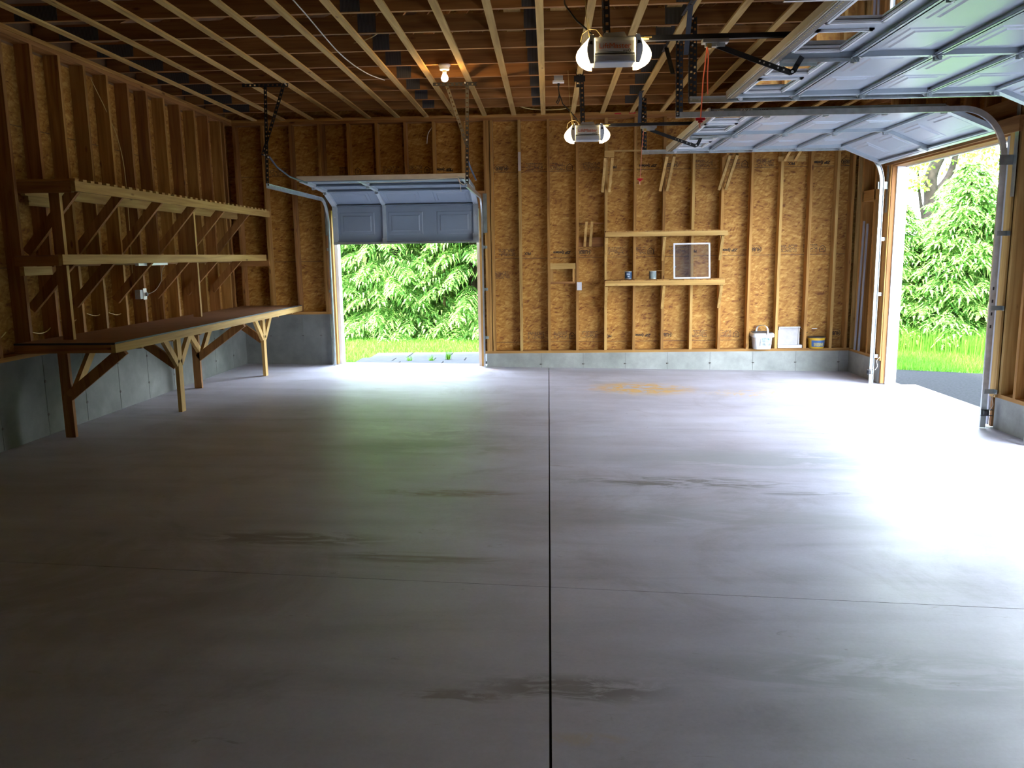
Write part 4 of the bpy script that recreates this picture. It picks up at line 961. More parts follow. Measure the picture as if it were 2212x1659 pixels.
# upper shelf: slatted deck
ts = empty('slatted_shelf', 'top level left wall shelf decked with spaced thin slats', 'shelf')
TXX, TZ = -3.975, 2.300
sub(MB().box(TXX-.038, TXX, 6.74, 11.50, TZ-.085, TZ), 'front_board', wood('y', 'c'), ts)
sub(MB().box(XL, TXX-.038, 6.74, 6.778, TZ-.095, TZ-.004), 'end_board', wood('x', 'b'), ts)
sub(MB().box(XL, XL+.038, 6.78, 11.5, TZ-.11, TZ), 'ledger', wood('y', 'c'), ts)
sub(MB().box(XL, XL+.038, 6.82, 7.40, TZ-.19, TZ-.112), 'cleat', wood('y', 'c'), ts)
y = 6.745; k = 0
while y < 11.49:
    sub(MB().box(XL, TXX, y, y+.058, TZ+.0005, TZ+.0195), 'slat', wood('x', 'c' if k % 3 else 'a'), ts); y += .118 if k < 3 else .132; k += 1
for y in (6.86, 7.58, 8.36, 9.18, 9.98, 10.82):
    sub(MB().beam((XL-.06, y+.02, 1.71), (TXX-.085, y+.02, TZ-.055), .038, .085, (1, 0, 0)), 'brace', wood('z', 'b'), ts)
for (x, y0) in ((-4.20, 6.75), (-4.22, 9.40)):
    sub(MB().box(x-.045, x+.045, y0+.04, y0+.078, BZ+.001, MZ-.09), 'post', wood('z', 'b'), ts)
    sub(MB().box(x-.045, x+.045, y0+.04, y0+.078, MZ+.004, TZ-.09), 'post', wood('z', 'b'), ts)
    sub(MB().box(x+.0455, x+.0475, y0+.040, y0+.078, BZ+.001, MZ-.09), 'post_lit_face', wood('z', 'c'), ts)  # paler strip on the doorward face, daylight put into its colour
    sub(MB().box(x+.0455, x+.0475, y0+.040, y0+.078, MZ+.004, TZ-.09), 'post_lit_face', wood('z', 'c'), ts)
# strip lamp and outlet
fx = empty('strip_light', 'thin white strip light fixed under the middle left shelf', 'lamp')
sub(MB().box(-4.20, -4.165, 8.05, 8.68, MZ-.108, MZ-.084), 'tube', simple('unlit_tube', (.85, .90, .88), .35), fx); sub(MB().box(-4.215, -4.15, 8.02, 8.72, MZ-.083, MZ-.013), 'housing', WHITE, fx)
wo_ = empty('wall_outlet', 'white outlet with a plugged cord on a stud above the workbench', 'outlet')
sub(MB().box(XL-.001, XL+.006, 8.70, 8.775, 1.20, 1.325), 'cover', WHITE, wo_, bevel=.003); sub(MB().box(XL-.06, XL-.001, 8.64, 8.74, 1.21, 1.31), 'box', GREYV, wo_)
sub(MB().lathe((XL+.02, 8.745, 1.24), [(.014, 0), (.016, .02), (.010, .04)], 10), 'plug', GREYV, wo_)
cable('lamp_cord', curve3([(XL+.03, 8.75, 1.26), (XL+.07, 8.85, 1.30), (XL+.08, 8.98, 1.40), (XL+.14, 8.9, 1.52), (-4.19, 8.70, 1.595)]), .003, WCORD, 'thin pale cord from the wall outlet up to the strip light', 'cord')

# ================================================================== BACK WALL FURNISHINGS
def back_shelf(label, z0, z1, x1, brz):
    s_ = empty('back_wall_shelf', label, 'shelf', 'shelves on the back wall')
    Y0 = DB-.26
    sub(MB().box(.79, x1, Y0, Y0+.038, z0, z1), 'front_board', wood('x', 'c'), s_)
    m = MB(); x = .80
    rr = random.Random(int(z0*100))
    while x < x1-.05:
        w = rr.uniform(.10, .24); w = min(w, x1-x); m.box(x, x+w-.004, Y0-.004+rr.uniform(0, .008), DB-.002, z1+.0005, z1+rr.choice((.012, .016, .019))); x += w
    sub_n(m, 'deck_board', wood('y', 'a'), s_, per=None)
    for x in (.795, 1.60, 2.40):
        sub(MB().box(x, x+.038, Y0+.04, DB-.001, z0, z1), 'arm', wood('y', 'b'), s_)
        sub(MB().beam((x+.02, Y0+.06, z0), (x+.02, DB-.02, z0-brz), .038, .05, (0, 1, 0)), 'brace', wood('z', 'c'), s_)
    return s_
back_shelf('upper of two wooden shelves on the back wall, above the leaning screen', 1.862, 1.925, 2.475, .33)
back_shelf('lower of two wooden shelves on the back wall, carrying cans and a screen', 1.185, 1.250, 2.455, .33)
SZ = 1.271
def can(x, y, body, lab, label, deco):
    t = empty('paint_can', label, 'paint can', 'cans on the lower back shelf')
    sub(MB().lathe((x, y, SZ), [(.050, 0), (.052, .003), (.052, .006), (.050, .009), (.050, .104), (.052, .107), (.052, .112), (.046, .112), (.044, .108)], 30), 'can_body', body, t, smooth=True)
    n = 16; m = MB(); vs = []
    for (z) in (.018, .098):
        for k in range(n+1):
            a = -math.pi*.92+math.pi*.84*k/n; vs.append((x+.0505*math.cos(a), y+.0505*math.sin(a), SZ+z))
    m.add(vs, [(k, k+1, n+2+k, n+1+k) for k in range(n)]); sub(m, 'paper_label', lab, t)
    m = MB(); vs = []; deco and [m.box(x-.028, x+.02, y-.0535, y-.0525, SZ+zz, SZ+zz+.008) for zz in (.075, .060)]
    if deco: m.lathe((x-.004, y-.049, SZ+.03), [(.014, 0), (.016, .012), (.006, .018)], 8); sub(m, 'label_print', simple('pale_print', (.50, .62, .72), .6), t)
    return t
can(1.125, DB-.14, simple('can_tin', (.30, .34, .40), .3, .8), simple('blue_label', (.02, .07, .17), .5), 'dark blue paint can on the lower back shelf, left one', True)
can(1.468, DB-.14, simple('can_tin2', (.42, .46, .46), .4, .5), simple('grey_label', (.26, .33, .34), .6, 0, .2, 30.), 'pale grey-green paint can on the lower back shelf, nearer the screen', False)
for x, lb in ((1.135, 'thin wooden stirring stick lying across the blue can'), (1.468, 'thin wooden stirring stick lying across the pale grey-green can')):
    tag(MB().box(x-.145, x+.145, DB-.155, DB-.128, SZ+.1125, SZ+.116).build('stir_stick', wood('x', 'c')), lb, 'stick', 'stirring sticks on the cans')
scn = empty('window_screen', 'white framed grey insect screen leaning on the lower back shelf', 'window screen')
def TS(u, v, w): return Vector((1.745+u, DB-.235+v*.14-w, SZ+.001+v*.985))
m = MB()
for (u0, u1, v0, v1) in ((0, .022, 0, .50), (.488, .51, 0, .50), (0, .51, 0, .022), (0, .51, .478, .50)):
    c = [TS(p, q, r) for p in (u0, u1) for q in (v0, v1) for r in (0, .008)]
    m.add(c, [(0, 1, 3, 2), (4, 6, 7, 5), (0, 4, 5, 1), (2, 3, 7, 6), (0, 2, 6, 4), (1, 5, 7, 3)])
sub(m, 'screen_frame', simple('screen_frame_white', (.80, .80, .82), .4), scn)
mm, n_, l_, b__ = nm('insect_mesh'); b__.inputs['Base Color'].default_value = (.05, .05, .055, 1)
trn = n_.new('ShaderNodeBsdfTransparent'); mxs = n_.new('ShaderNodeMixShader'); mxs.inputs[0].default_value = .42
l_.new(trn.outputs[0], mxs.inputs[1]); l_.new(b__.outputs[0], mxs.inputs[2]); l_.new(mxs.outputs[0], n_['Material Output'].inputs[0])
m = MB(); m.add([TS(.01, .01, .004), TS(.5, .01, .004), TS(.5, .49, .004), TS(.01, .49, .004)], [(0, 1, 2, 3)]); sub(m, 'screen_mesh', mm, scn)
m = MB()
for (u, v) in ((.225, .004), ):
    c = [TS(p, q, r) for p in (u, u+.08) for q in (v, v+.010) for r in (.008, .012)]; m.add(c, [(0, 1, 3, 2), (4, 6, 7, 5), (0, 4, 5, 1), (2, 3, 7, 6), (0, 2, 6, 4), (1, 5, 7, 3)])
for u in (.020, .480):
    c = [TS(p, q, r) for p in (u, u+.012) for q in (.16, .18) for r in (.004, .014)]; m.add(c, [(0, 1, 3, 2), (4, 6, 7, 5), (0, 4, 5, 1), (2, 3, 7, 6), (0, 2, 6, 4), (1, 5, 7, 3)])
sub(m, 'latch', GREYV, scn)

# timber rack brackets high on the wall
def rack(x, label, block=None, lean=.0):
    t = empty('rack_bracket', label, 'bracket', 'lumber rack brackets')
    for dx in (-.035, .062+lean*.0):
        sub(MB().beam((x+dx+.0, DB-.012, 2.50), (x+dx+.02+lean, DB-.30, 2.935), .036, .060, (0, 1, 0)), 'brace', wood('z', 'c'), t)
    sub(MB().box(x-.0, x+.038, DB-.31, DB-.001, 2.93, 3.0), 'arm', wood('y', 'a'), t)
    if block: sub(MB().box(x+block[0], x+block[1], DB-.355, DB-.335, 2.925, 3.010), 'front_block', wood('x', 'c'), t)
    return t
rack(.80, 'leftmost lumber bracket high on the back wall, with a square front block', (-.03, .10))
rack(1.605, 'second lumber bracket from the left, sticks leaning right below the far track', None, .03)
rack(2.42, 'third lumber bracket from the left, sticks leaning most, below the far track', None, .06)
t = empty('rack_bracket', 'rightmost lumber bracket, wide flat block with two stubs under the far track', 'bracket', 'lumber rack brackets')
sub(MB().box(3.19, 3.56, DB-.03, DB-.001, 2.86, 2.925), 'back_block', wood('x', 'c'), t)
for x in (3.29, 3.43): sub(MB().beam((x-.015, DB-.032, 2.88), (x+.02, DB-.32, 3.06), .034, .05, (0, 1, 0)), 'arm', wood('y', 'c'), t)
tag(MB().box(.90, 3.5, DB-.33, DB-.295, 3.001, 3.019).build('wood_strip', wood('x', 'c')), 'thin wooden strip resting across the lumber brackets', 'board')

# niche box, stick rack, switch cover, paper tag
nb = empty('wall_niche', 'little open wooden frame fixed between two studs left of the switch', 'wall box')
sub(MB().box(.028, .386, DB+.005, DB+.138, 1.465, 1.503), 'top_board', wood('x', 'c'), nb); sub(MB().box(.028, .386, DB-.002, DB+.02, 1.425, 1.465), 'top_rail', wood('x', 'c'), nb)
sub(MB().box(.028, .386, DB-.002, DB+.02, 1.215, 1.245), 'bottom_rail', wood('x', 'b'), nb)
for x in (.028, .345): sub(MB().box(x, x+.041, DB-.002, DB+.02, 1.245, 1.425), 'side_post', wood('z', 'a'), nb)
sr_ = empty('stick_bracket', 'two upright sticks on a cross block between studs above the switch', 'bracket')
sub(MB().box(.426, .788, DB+.100, DB+.138, 1.735, 1.87), 'cross_block', wood('x', 'b'), sr_)
for x in (.52, .60):
    sub(MB().beam((x, DB+.09, 1.745), (x+.018, DB-.10, 2.085), .036, .030, (0, 1, 0)), 'stick', wood('z', 'c'), sr_)
sub(MB().box(.426, .788, DB+.05, DB+.138, 2.055, 2.072), 'cross_shelf', wood('x', 'b'), sr_)
sw = empty('switch_cover', 'blank white switch cover on the strand board right of the little frame', 'switch')
sub(MB().box(.405, .475, DB-.008, DB-.002, 1.12, 1.235), 'cover', simple('cover_grey', (.62, .62, .66), .45), sw, bevel=.002); sub(MB().box(.41, .47, DB-.002, DB+.06, 1.13, 1.225), 'box', GREYV, sw)
tag(MB().box(-.418, -.38, DB-.003, DB-.0008, 2.80, 3.06).build('paper_tag', simple('pale_paper', (.50, .40, .33), .8)), 'narrow pale paper strip stapled high on a stud right of the small door', 'paper tag')

# ---- things on the sill plate at the right
PZ = SILL+PL+.0005
bk = empty('white_bucket', 'white square pail with grey lid and raised handle on the sill', 'bucket')
bc = (3.055, DB+.0, PZ)
sub(MB().lathe(bc, [(.112, 0), (.118, .004), (.128, .12), (.134, .185), (.134, .19)], 48, (1, .92), 4.5), 'pail', simple('pail_white', (.78, .80, .80), .35), bk, smooth=True)
sub(MB().lathe((bc[0], bc[1], bc[2]+.165), [(.134, 0), (.156, .012), (.157, .045), (.150, .062), (.142, .066)], 48, (1, .92), 4.5), 'rim', simple('pail_white', (.78, .80, .80)), bk, smooth=True)
sub(MB().lathe((bc[0], bc[1], bc[2]+.231), [(.140, 0), (.140, .006), (.120, .010), (.118, .003)], 48, (1, .92), 3.6), 'lid', simple('lid_grey', (.09, .10, .11), .45), bk, smooth=True)
pts = [(bc[0]+.03, bc[1]-.14, PZ+.17), (bc[0]+.045, bc[1]-.15, PZ+.24), (bc[0]+.045, bc[1]-.10, PZ+.31), (bc[0]+.02, bc[1]-.03, PZ+.335), (bc[0]-.03, bc[1]+.05, PZ+.325), (bc[0]-.05, bc[1]+.10, PZ+.28), (bc[0]-.05, bc[1]+.12, PZ+.20)]
m = MB(); P_ = curve3(pts, 5)
for a, b_ in zip(P_, P_[1:]): m.beam(a, b_, .022, .005, (0, .3, 1) if abs((b_-a).normalized().z) < .7 else (0, 1, 0), .003, .003)
sub(m, 'handle', WHITE, bk)
m = MB(); yy = bc[1]-.124
m.box(bc[0]-.05, bc[0]+.095, yy-.0012, yy, PZ+.05, PZ+.155); sub(m, 'pail_label', simple('label_grey', (.33, .37, .38), .5, 0, .5, 25.), bk)
m = MB(); m.box(bc[0]-.028, bc[0]+.068, yy-.003, yy-.0015, PZ+.138, PZ+.160); hd = sub(m, 'label_header', simple('label_green', (.10, .24, .23), .5), bk)
m = MB()
for k, w in enumerate((.012, .010, .014, .012, .010)): m.box(bc[0]-.018+k*.015, bc[0]-.018+k*.015+w*.7, yy-.0042, yy-.003, PZ+.143, PZ+.155)
for k in range(3): m.box(bc[0]+.012+.022*k, bc[0]+.028+.022*k, yy-.0025, yy-.0012, PZ+.085, PZ+.100)
sub(m, 'label_marks', WHITE, hd)
tr = empty('metal_tray', 'upright grey square tray with white edge strips on the sill', 'tray')
sub(MB().box(3.305, 3.605, DB+.075, DB+.085, PZ+.03, PZ+.30), 'panel', simple('panel_grey', (.52, .50, .50), .6, 0, .08, 20.), tr)
sub(MB().box(3.295, 3.64, DB+.03, DB+.10, PZ, PZ+.045), 'bottom_channel', simple('edge_white', (.74, .75, .80), .4), tr, bevel=.003)
m = MB(); m.box(3.30, 3.60, DB+.02, DB+.10, PZ+.298, PZ+.306); m.add([(3.60, DB+.02, PZ+.306), (3.60, DB+.10, PZ+.306), (3.645, DB+.10, PZ+.265), (3.635, DB+.02, PZ+.265)], [(0, 1, 2, 3)]); m.box(3.30, 3.312, DB+.02, DB+.10, PZ+.26, PZ+.306)
m.box(3.592, 3.604, DB+.06, DB+.075, PZ+.04, PZ+.298)
sub(m, 'top_channel', simple('edge_white', (.74, .75, .80)), tr)
yb = empty('yellow_tub', 'small round yellow tub with a blue label and black lid on the sill', 'tub')
yc_ = (3.835, DB+.015, PZ)
sub(MB().lathe(yc_, [(.098, 0), (.102, .003), (.112, .11), (.118, .14), (.118, .155)], 36), 'tub_body', simple('tub_yellow', (.70, .43, .03), .4), yb, smooth=True)
sub(MB().lathe((yc_[0], yc_[1], PZ+.152), [(.120, 0), (.122, .004), (.120, .012), (.108, .014), (.105, .006)], 36), 'lid', simple('lid_black', (.05, .045, .045), .4), yb, smooth=True)
n = 20; m = MB(); vs = []
for (z, r) in ((.028, .1055), (.118, .1145)):
    for k in range(n+1):
        a = -math.pi*.80+math.pi*.62*k/n; vs.append((yc_[0]+r*math.cos(a), yc_[1]+r*math.sin(a), PZ+z))
m.add(vs, [(k, k+1, n+2+k, n+1+k) for k in range(n)]); sub(m, 'tub_label', simple('tub_blue', (.05, .13, .34), .5), yb)
m = MB(); vs = []
for (z, r) in ((.036, .1068), (.085, .1118)):
    for k in range(n+1):
        a = -math.pi*.70+math.pi*.42*k/n; vs.append((yc_[0]+r*math.cos(a), yc_[1]+r*math.sin(a), PZ+z))
m.add(vs, [(k, k+1, n+2+k, n+1+k) for k in range(n)]); sub(m, 'label_picture', simple('picture_green', (.38, .36, .20), .6, 0, .4, 40.), yb)
tag(MB().box(3.80, 3.875, DB+.128, DB+.1385, PZ+.262, PZ+.272).build('white_chip', WHITE), 'tiny white strip on the strand board above the yellow tub', 'strip')

# grey strips leaning in the right corner bay
for k, (y0, y1, lb) in enumerate(((11.36, 11.30, 'grey vinyl strip standing in the corner bay, the one nearer the back wall'), (11.22, 11.18, 'grey vinyl strip standing in the corner bay, the one nearer the door track'))):
    tag(MB().beam((XR-.012, y0, PZ-.02+.02), (XR-.012-.0, y1-.04, 2.02-.04*k), .055, .010, (1, 0, 0)).build('vinyl_strip', GREYV), lb, 'strip', 'grey vinyl strips')
# photo-eye sensors
for (y, sg, lb) in ((10.52-.02, 1, 'black safety sensor low on the track by the back corner'), (7.775, -1, 'black safety sensor with wire low on the near track')):
    t = empty('safety_sensor', lb, 'sensor', 'door safety sensors')
    x = 4.19; z = .065
    m = MB(); m.box(x-.075 if sg > 0 else x-.05, x-.0 if sg > 0 else x+.06, y-.045, y-.032, z-.025, z-.018); m.box(x-.075 if sg > 0 else x-.05, x if sg > 0 else x+.06, y-.045, y-.032, z+.03, z+.037)
    m.lathe((x-.05 if sg > 0 else x, y-.04, z-.018), [(.024, 0), (.026, .01), (.026, .04), (.022, .048)], 14); sub(m, 'sensor_head', BLK, t)
    m = MB(); m.tube(curve3([(x+.02, y-.05, z+.03), (x+.05, y-.05, z+.08), (x+.04, y-.045, z+.15), (x+.08, y-.04, z+.20)]), .0025, 5); sub(m, 'wire', WCORD, t)

# ================================================================== OUTDOORS
GM = simple('lawn_soil_green', (.035, .10, .010), .9, 0, .35, 3.)
gr = empty('lawn_ground', None, None, None, None); bpy.data.objects.remove(gr)
m = MB(); ex = 60
m.add([(-ex, DB+.25, -.10), (ex, DB+.25, -.24), (ex, ex+20, -.24), (-ex, ex+20, -.10)], [(0, 1, 2, 3)])
tag(m.build('lawn_ground', GM), 'mown green lawn ground beyond both doorways', 'ground', None, 'structure')
def drive_edge(x): return 12.30-.43*(x-5.1)
AM = simple('asphalt_grey', (.020, .0205, .023), .8, 0, .3, 30., .04, .4)
m = MB(); m.add([(XR+.14, -30, -.165), (ex, -30, -.165), (ex, 4., -.165), (16, 9.0, -.165), (6.3, 11.78, -.165), (5.2, 12.30, -.165), (XR+.14, 12.45, -.165)], [(0, 1, 2, 3, 4, 5, 6)])
tag(m.build('driveway', AM), 'grey asphalt driveway outside the right doorway', 'driveway', None, 'structure')
m = MB(); m.add([(XR+.14, -30, -.30), (ex, -30, -.30), (ex, DB+.3, -.30), (XR+.14, DB+.3, -.30)], [(0, 1, 2, 3)]); m.build('driveway_base', AM)['kind'] = 'structure'
m = MB(); m.box(XR+.26, XR+.52, -2, 10.62, -.2, -.125); tag(m.build('apron_curb', simple('curb_white', (.62, .62, .60), .7, 0, .15, 9.)), 'pale concrete strip between slab and driveway', 'curb', None, 'structure')
# stepping pavers behind the small door
PVM = simple('paver_grey', (.055, .057, .063), .85, 0, .1, 8., .08, .3)
kk = 0
def gz(x): return -.10-.00117*(x+60)
pv = []
rows = [(11.88, 12.42, [(-2.95, -2.34), (-2.32, -1.66), (-1.64, -1.02)]), (12.44, 13.02, [(-3.08, -2.52), (-2.50, -1.86), (-1.84, -1.36), (-1.34, -.9)]), (13.04, 13.85, [(-3.0, -2.38), (-2.36, -1.68), (-1.66, -1.0)])]
names = ['first', 'second', 'third', 'fourth']
rn = ['row against the doorway', 'middle row', 'row next to the grass']
for r_, (y0, y1, xs_) in enumerate(rows):
    for c_, (xa, xb) in enumerate(xs_):
        o = MB().box(xa, xb, y0, y1, -.14, .012-.02*r_).build('patio_paver', PVM, None, False, .006)
        tag(o, 'pale paver behind the small door, %s from left in the %s' % (names[c_], rn[r_]), 'paver', 'pavers behind the small door')

nr = np.random.default_rng(5)
def tri_mesh(name, V, mat, parent=None):
    """V: (n,3,3) triangles"""
    n = len(V); me = bpy.data.meshes.new(name)
    me.vertices.add(n*3); me.vertices.foreach_set('co', V.reshape(-1).astype(np.float32))
    me.loops.add(n*3); me.loops.foreach_set('vertex_index', np.arange(n*3, dtype=np.int32))
    me.polygons.add(n); me.polygons.foreach_set('loop_start', np.arange(0, n*3, 3, dtype=np.int32))
    me.materials.append(mat); me.update(calc_edges=True); me.validate()
    o = bpy.data.objects.new(name, me); sc.collection.objects.link(o)
    if parent: o.parent = parent
    return o
# grass
def grass(name, label, n, sampler, mat, hh=(.04, .10)):
    xy = sampler(n); n = len(xy); a = nr.uniform(0, 2*np.pi, n); h = nr.uniform(*hh, n); w = .006
    base = np.stack([xy[:, 0], xy[:, 1], xy[:, 2]], 1)
    d = np.stack([np.cos(a)*w, np.sin(a)*w, np.zeros(n)], 1); ln = nr.normal(0, .025, (n, 2))
    tip = base+np.stack([ln[:, 0], ln[:, 1], h], 1)
    o = tri_mesh(name, np.stack([base-d, base+d, tip], 1), mat); tag(o, label, 'grass', None, 'stuff'); return o
LG = leaf_mat('grass_blades', (.055, .17, .012), (.09, .25, .02), (.17, .33, .04), .4)
def s_back(n):
    y = 11.9+5.6*nr.random(n)**1.2; x = -6+7.5*nr.random(n)
    ok = ~((y < 13.9) & (x > -3.05+.25*(y-12.9)*0) & (x < -.9)); x, y = x[ok], y[ok]; return np.stack([x, y, -.10-.00117*(x+60)], 1)
grass('lawn_grass', 'short bright green grass behind the small door', 60000, s_back, LG)
def s_right(n):
    x = 5+7.5*nr.random(n); y = 12.4-.43*(x-5.1)+(-.1)+3.6*nr.random(n); z = np.where(y < DB+.25, -.165, -.10-.00117*(x+60)); return np.stack([x, y, z], 1)
grass('verge_grass', 'bright green grass strip between driveway and evergreens', 60000, s_right, LG, (.05, .12))
def s_tall(n):
    t = nr.random(n); x = 6.0+3.2*t; y = 14.7-.9*(x-6.3)+nr.normal(0, .25, n); return np.stack([x, y, np.full(n, -.17)], 1)
grass('tall_grass', 'taller wispy grass at the foot of the right-hand evergreens', 6000, s_tall, LG, (.2, .5))
for (x, y, lb) in ((-2.2, 12.43, 'small weed tuft in the paver joint at left'), (-1.85, 12.43, 'small weed tuft in the paver joint at middle'), (-1.62, 12.7, 'taller yellow green weed between pavers at right')):
    n = 60; a = nr.uniform(0, 2*np.pi, n); h = nr.uniform(.05, .14, n)*(1.6 if x > -1.7 else 1); r = nr.uniform(.02, .09, n)
    b0 = np.stack([np.full(n, x)+nr.normal(0, .015, n), np.full(n, y)+nr.normal(0, .015, n), np.full(n, -.02)], 1); d = np.stack([-np.sin(a)*.005, np.cos(a)*.005, np.zeros(n)], 1)
    tag(tri_mesh('weed', np.stack([b0-d, b0+d, b0+np.stack([np.cos(a)*r, np.sin(a)*r, h], 1)], 1), LG), lb, 'weed')

# ---- evergreens: drooping flat sprays on tiered branches
EV = leaf_mat('evergreen_sprays', (.05, .165, .030), (.15, .35, .06), (.62, .80, .28), .42)
DC = leaf_mat('broad_leaves', (.10, .27, .02), (.20, .46, .04), (.48, .72, .12), .45)
DK = leaf_mat('shaded_leaves', (.012, .035, .010), (.030, .070, .018), (.075, .12, .04), .2)  # darker copy of the leaves, deep shade put into the colour
def evergreen(x, y, z, h, r, seed, label, branches=300, low=.0, mat=None):
    g = np.random.default_rng(seed); t = empty('evergreen_tree', label, 'tree', 'evergreens outside')
    m = MB(); m.tube([(x, y, z), (x+.02, y, z+h*.5), (x, y+.02, z+h*.97)], [.09*h/6+.02, .05*h/6+.015, .008], 8); sub(m, 'trunk', BARK, t, smooth=True)
    tris = []
    hb = low+(1-low)*g.random(branches)**1.05
    for k in range(branches):
        v = hb[k]; zz = z+.08+v*(h-.12); L = r*(1-v)**.72*g.uniform(.72, 1.08)+.10; az = g.uniform(0, 2*np.pi)
        dirh = np.array([np.cos(az), np.sin(az), 0.]); side = np.array([-np.sin(az), np.cos(az), 0.])
        ns = max(4, int(L/.075)); rise = g.uniform(.05, .28) if v < .8 else .5
        for j in range(ns):
            s_ = (j+.6)/ns
            if s_ < .22: continue
            p = np.array([x, y, zz])+dirh*L*s_+np.array([0, 0, L*(rise*s_-.42*s_*s_)])
            for sg in (-1, 1, 0):
                sl_ = (.20+.26*(1-s_))*(.55+.45*min(1, L)) * g.uniform(.7, 1.2)
                if sg == 0:
                    if s_ < .8: continue
                    d = dirh+g.normal(0, .15, 3)
                else: d = dirh*.75+side*sg*g.uniform(.6, 1.0)+g.normal(0, .12, 3)
                d = d/np.linalg.norm(d); d = d*sl_
                up_ = np.array([0, 0, 1.])+g.normal(0, .25, 3); b = np.cross(d, up_); b /= np.linalg.norm(b)+1e-9
                drop = np.array([0, 0, -.10*sl_/.3])
                nl = 7
                for q in range(nl):
                    f = (q+.5)/nl; c = p+d*f+drop*f*f*2; ll = .082*(1-.5*f)*g.uniform(.75, 1.25); dn = d/sl_
                    for s2 in (-1, 1):
                        e = c+dn*ll*.7+b*s2*ll*.75+np.array([0, 0, -.22*ll]); w = dn*.017
                        tris.append((c-w, c+w, e))
                tris.append((p+d*.75+drop-b*.02, p+d*.75+drop+b*.02, p+d*1.12+drop*2.2))
    o = tri_mesh('foliage', np.array(tris), mat or EV, t); return t
evergreen(-5.6, 18.9, -.17, 6.0, 2.1, 11, 'evergreen behind the small door, at the left edge of the view', 330)
evergreen(-3.55, 18.6, -.17, 6.0, 1.9, 12, 'evergreen behind the small door, left of centre', 560)
evergreen(-1.75, 18.5, -.17, 6.4, 1.9, 13, 'evergreen behind the small door, right of centre', 560)
evergreen(.4, 18.8, -.17, 6.0, 2.1, 14, 'evergreen behind the small door, at the right edge of the view', 300)
evergreen(-4.6, 20.6, -.17, 7.5, 2.2, 15, 'evergreen in the second row behind the small door, left one', 260)
evergreen(-2.4, 20.8, -.17, 7.5, 2.2, 16, 'evergreen in the second row behind the small door, right one', 260)
evergreen(6.55, 15.7, -.19, 2.75, 1.15, 21, 'low evergreen at the left of the right doorway view', 420)
evergreen(7.6, 15.1, -.19, 3.35, 1.35, 22, 'pointed evergreen with a bare leader in the middle of the right doorway view', 560)
evergreen(8.75, 14.2, -.19, 3.5, 1.35, 23, 'evergreen at the right of the right doorway view, behind the track', 330)
evergreen(9.9, 13.2, -.19, 3.6, 1.4, 24, 'evergreen outside beyond the near jamb of the right doorway', 220)
evergreen(8.3, 16.9, -.19, 3.3, 1.5, 25, 'evergreen behind the front row in the right doorway view', 280)
# ---- broadleaf trees behind
def broadleaf(x, y, z, limbs, blobs, seed, label, nleaf, size, mat, rad=.18):
    g = np.random.default_rng(seed); t = empty('broadleaf_tree', label, 'tree', 'broadleaf trees behind the evergreens')
    for k, (pts, r0, r1) in enumerate(limbs):
        P_ = curve3(pts, 6); n = len(P_); m = MB(); m.tube(P_, [r0+(r1-r0)*i/(n-1) for i in range(n)], 9); sub(m, 'trunk' if k == 0 else 'limb', BARK, t, smooth=True)
    tris = []
    for (bx_, by_, bz_, br) in blobs:
        n = int(nleaf*br**1.5); p = g.normal(0, 1, (n, 3)); p /= np.linalg.norm(p, axis=1)[:, None]; p *= (g.random(n)**.35*br)[:, None]; p[:, 2] *= .8; p += (bx_, by_, bz_)
        a = g.normal(0, 1, (n, 3)); a[:, 2] -= .4; a /= np.linalg.norm(a, axis=1)[:, None]; b = np.cross(a, g.normal(0, 1, (n, 3))); b /= np.linalg.norm(b, axis=1)[:, None]
        s_ = (size*g.uniform(.6, 1.2, n))[:, None]
        tris.append(np.stack([p, p+a*s_*.55+b*s_*.35, p+a*s_], 1)); tris.append(np.stack([p, p+a*s_, p+a*s_*.55-b*s_*.35], 1))
    tri_mesh('foliage', np.concatenate(tris), mat, t); return t
broadleaf(9.35, 20.6, -.2, [([(9.25, 20.6, -.2), (9.3, 20.6, 1.5), (9.42, 20.6, 2.7), (9.38, 20.6, 3.4), (9.65, 20.6, 4.1), (9.95, 20.6, 5.2)], .22, .10),
                            ([(9.42, 20.6, 2.9), (9.85, 20.7, 3.4), (10.05, 20.8, 4.1), (10.1, 20.8, 5.2)], .10, .05),
                            ([(9.3, 20.6, 2.2), (9.1, 20.5, 2.9), (9.0, 20.5, 3.6)], .05, .02)],
          [(10.6, 20.9, 5.4, 1.3), (9.3, 20.4, 4.5, .55), (8.95, 20.3, 3.7, .32), (8.95, 20.3, 3.2, .25), (10.5, 20.9, 3.9, .75), (10.3, 20.9, 2.4, .8)], 31, 'dark leaning trunk with forked limbs against the white sky', 800, .12, DC)
broadleaf(12.2, 19.4, -.2, [([(12.2, 19.4, -.2), (12.1, 19.4, 3.), (12.3, 19.4, 7.)], .2, .1)],
          [(11.4, 19.6, 3.2, 1.2), (11.9, 19., 4.6, 1.4), (12.9, 18.4, 3.2, 1.5), (11.6, 18.8, 1.6, 1.2), (13.4, 18, 5.2, 1.6), (11.2, 19.8, 5.6, 1.3)], 32, 'leafy green tree filling the top right of the doorway view', 900, .13, DC)
broadleaf(-3.4, 24.5, -.2, [([(-3.4, 24.5, -.2), (-3.4, 24.5, 3), (-3.3, 24.5, 7)], .14, .08)],
          [(-6, 24, 1.5, 2.2), (-3.4, 24.4, 1.2, 2.2), (-.6, 24, 1.5, 2.2), (-4.8, 24, 4.2, 2.2), (-1.8, 24, 4.2, 2.2), (1.6, 24, 3, 2.4), (-8.5, 24, 3, 2.4)], 33, 'shaded woodland tree behind the small door evergreens', 500, .2, DK)
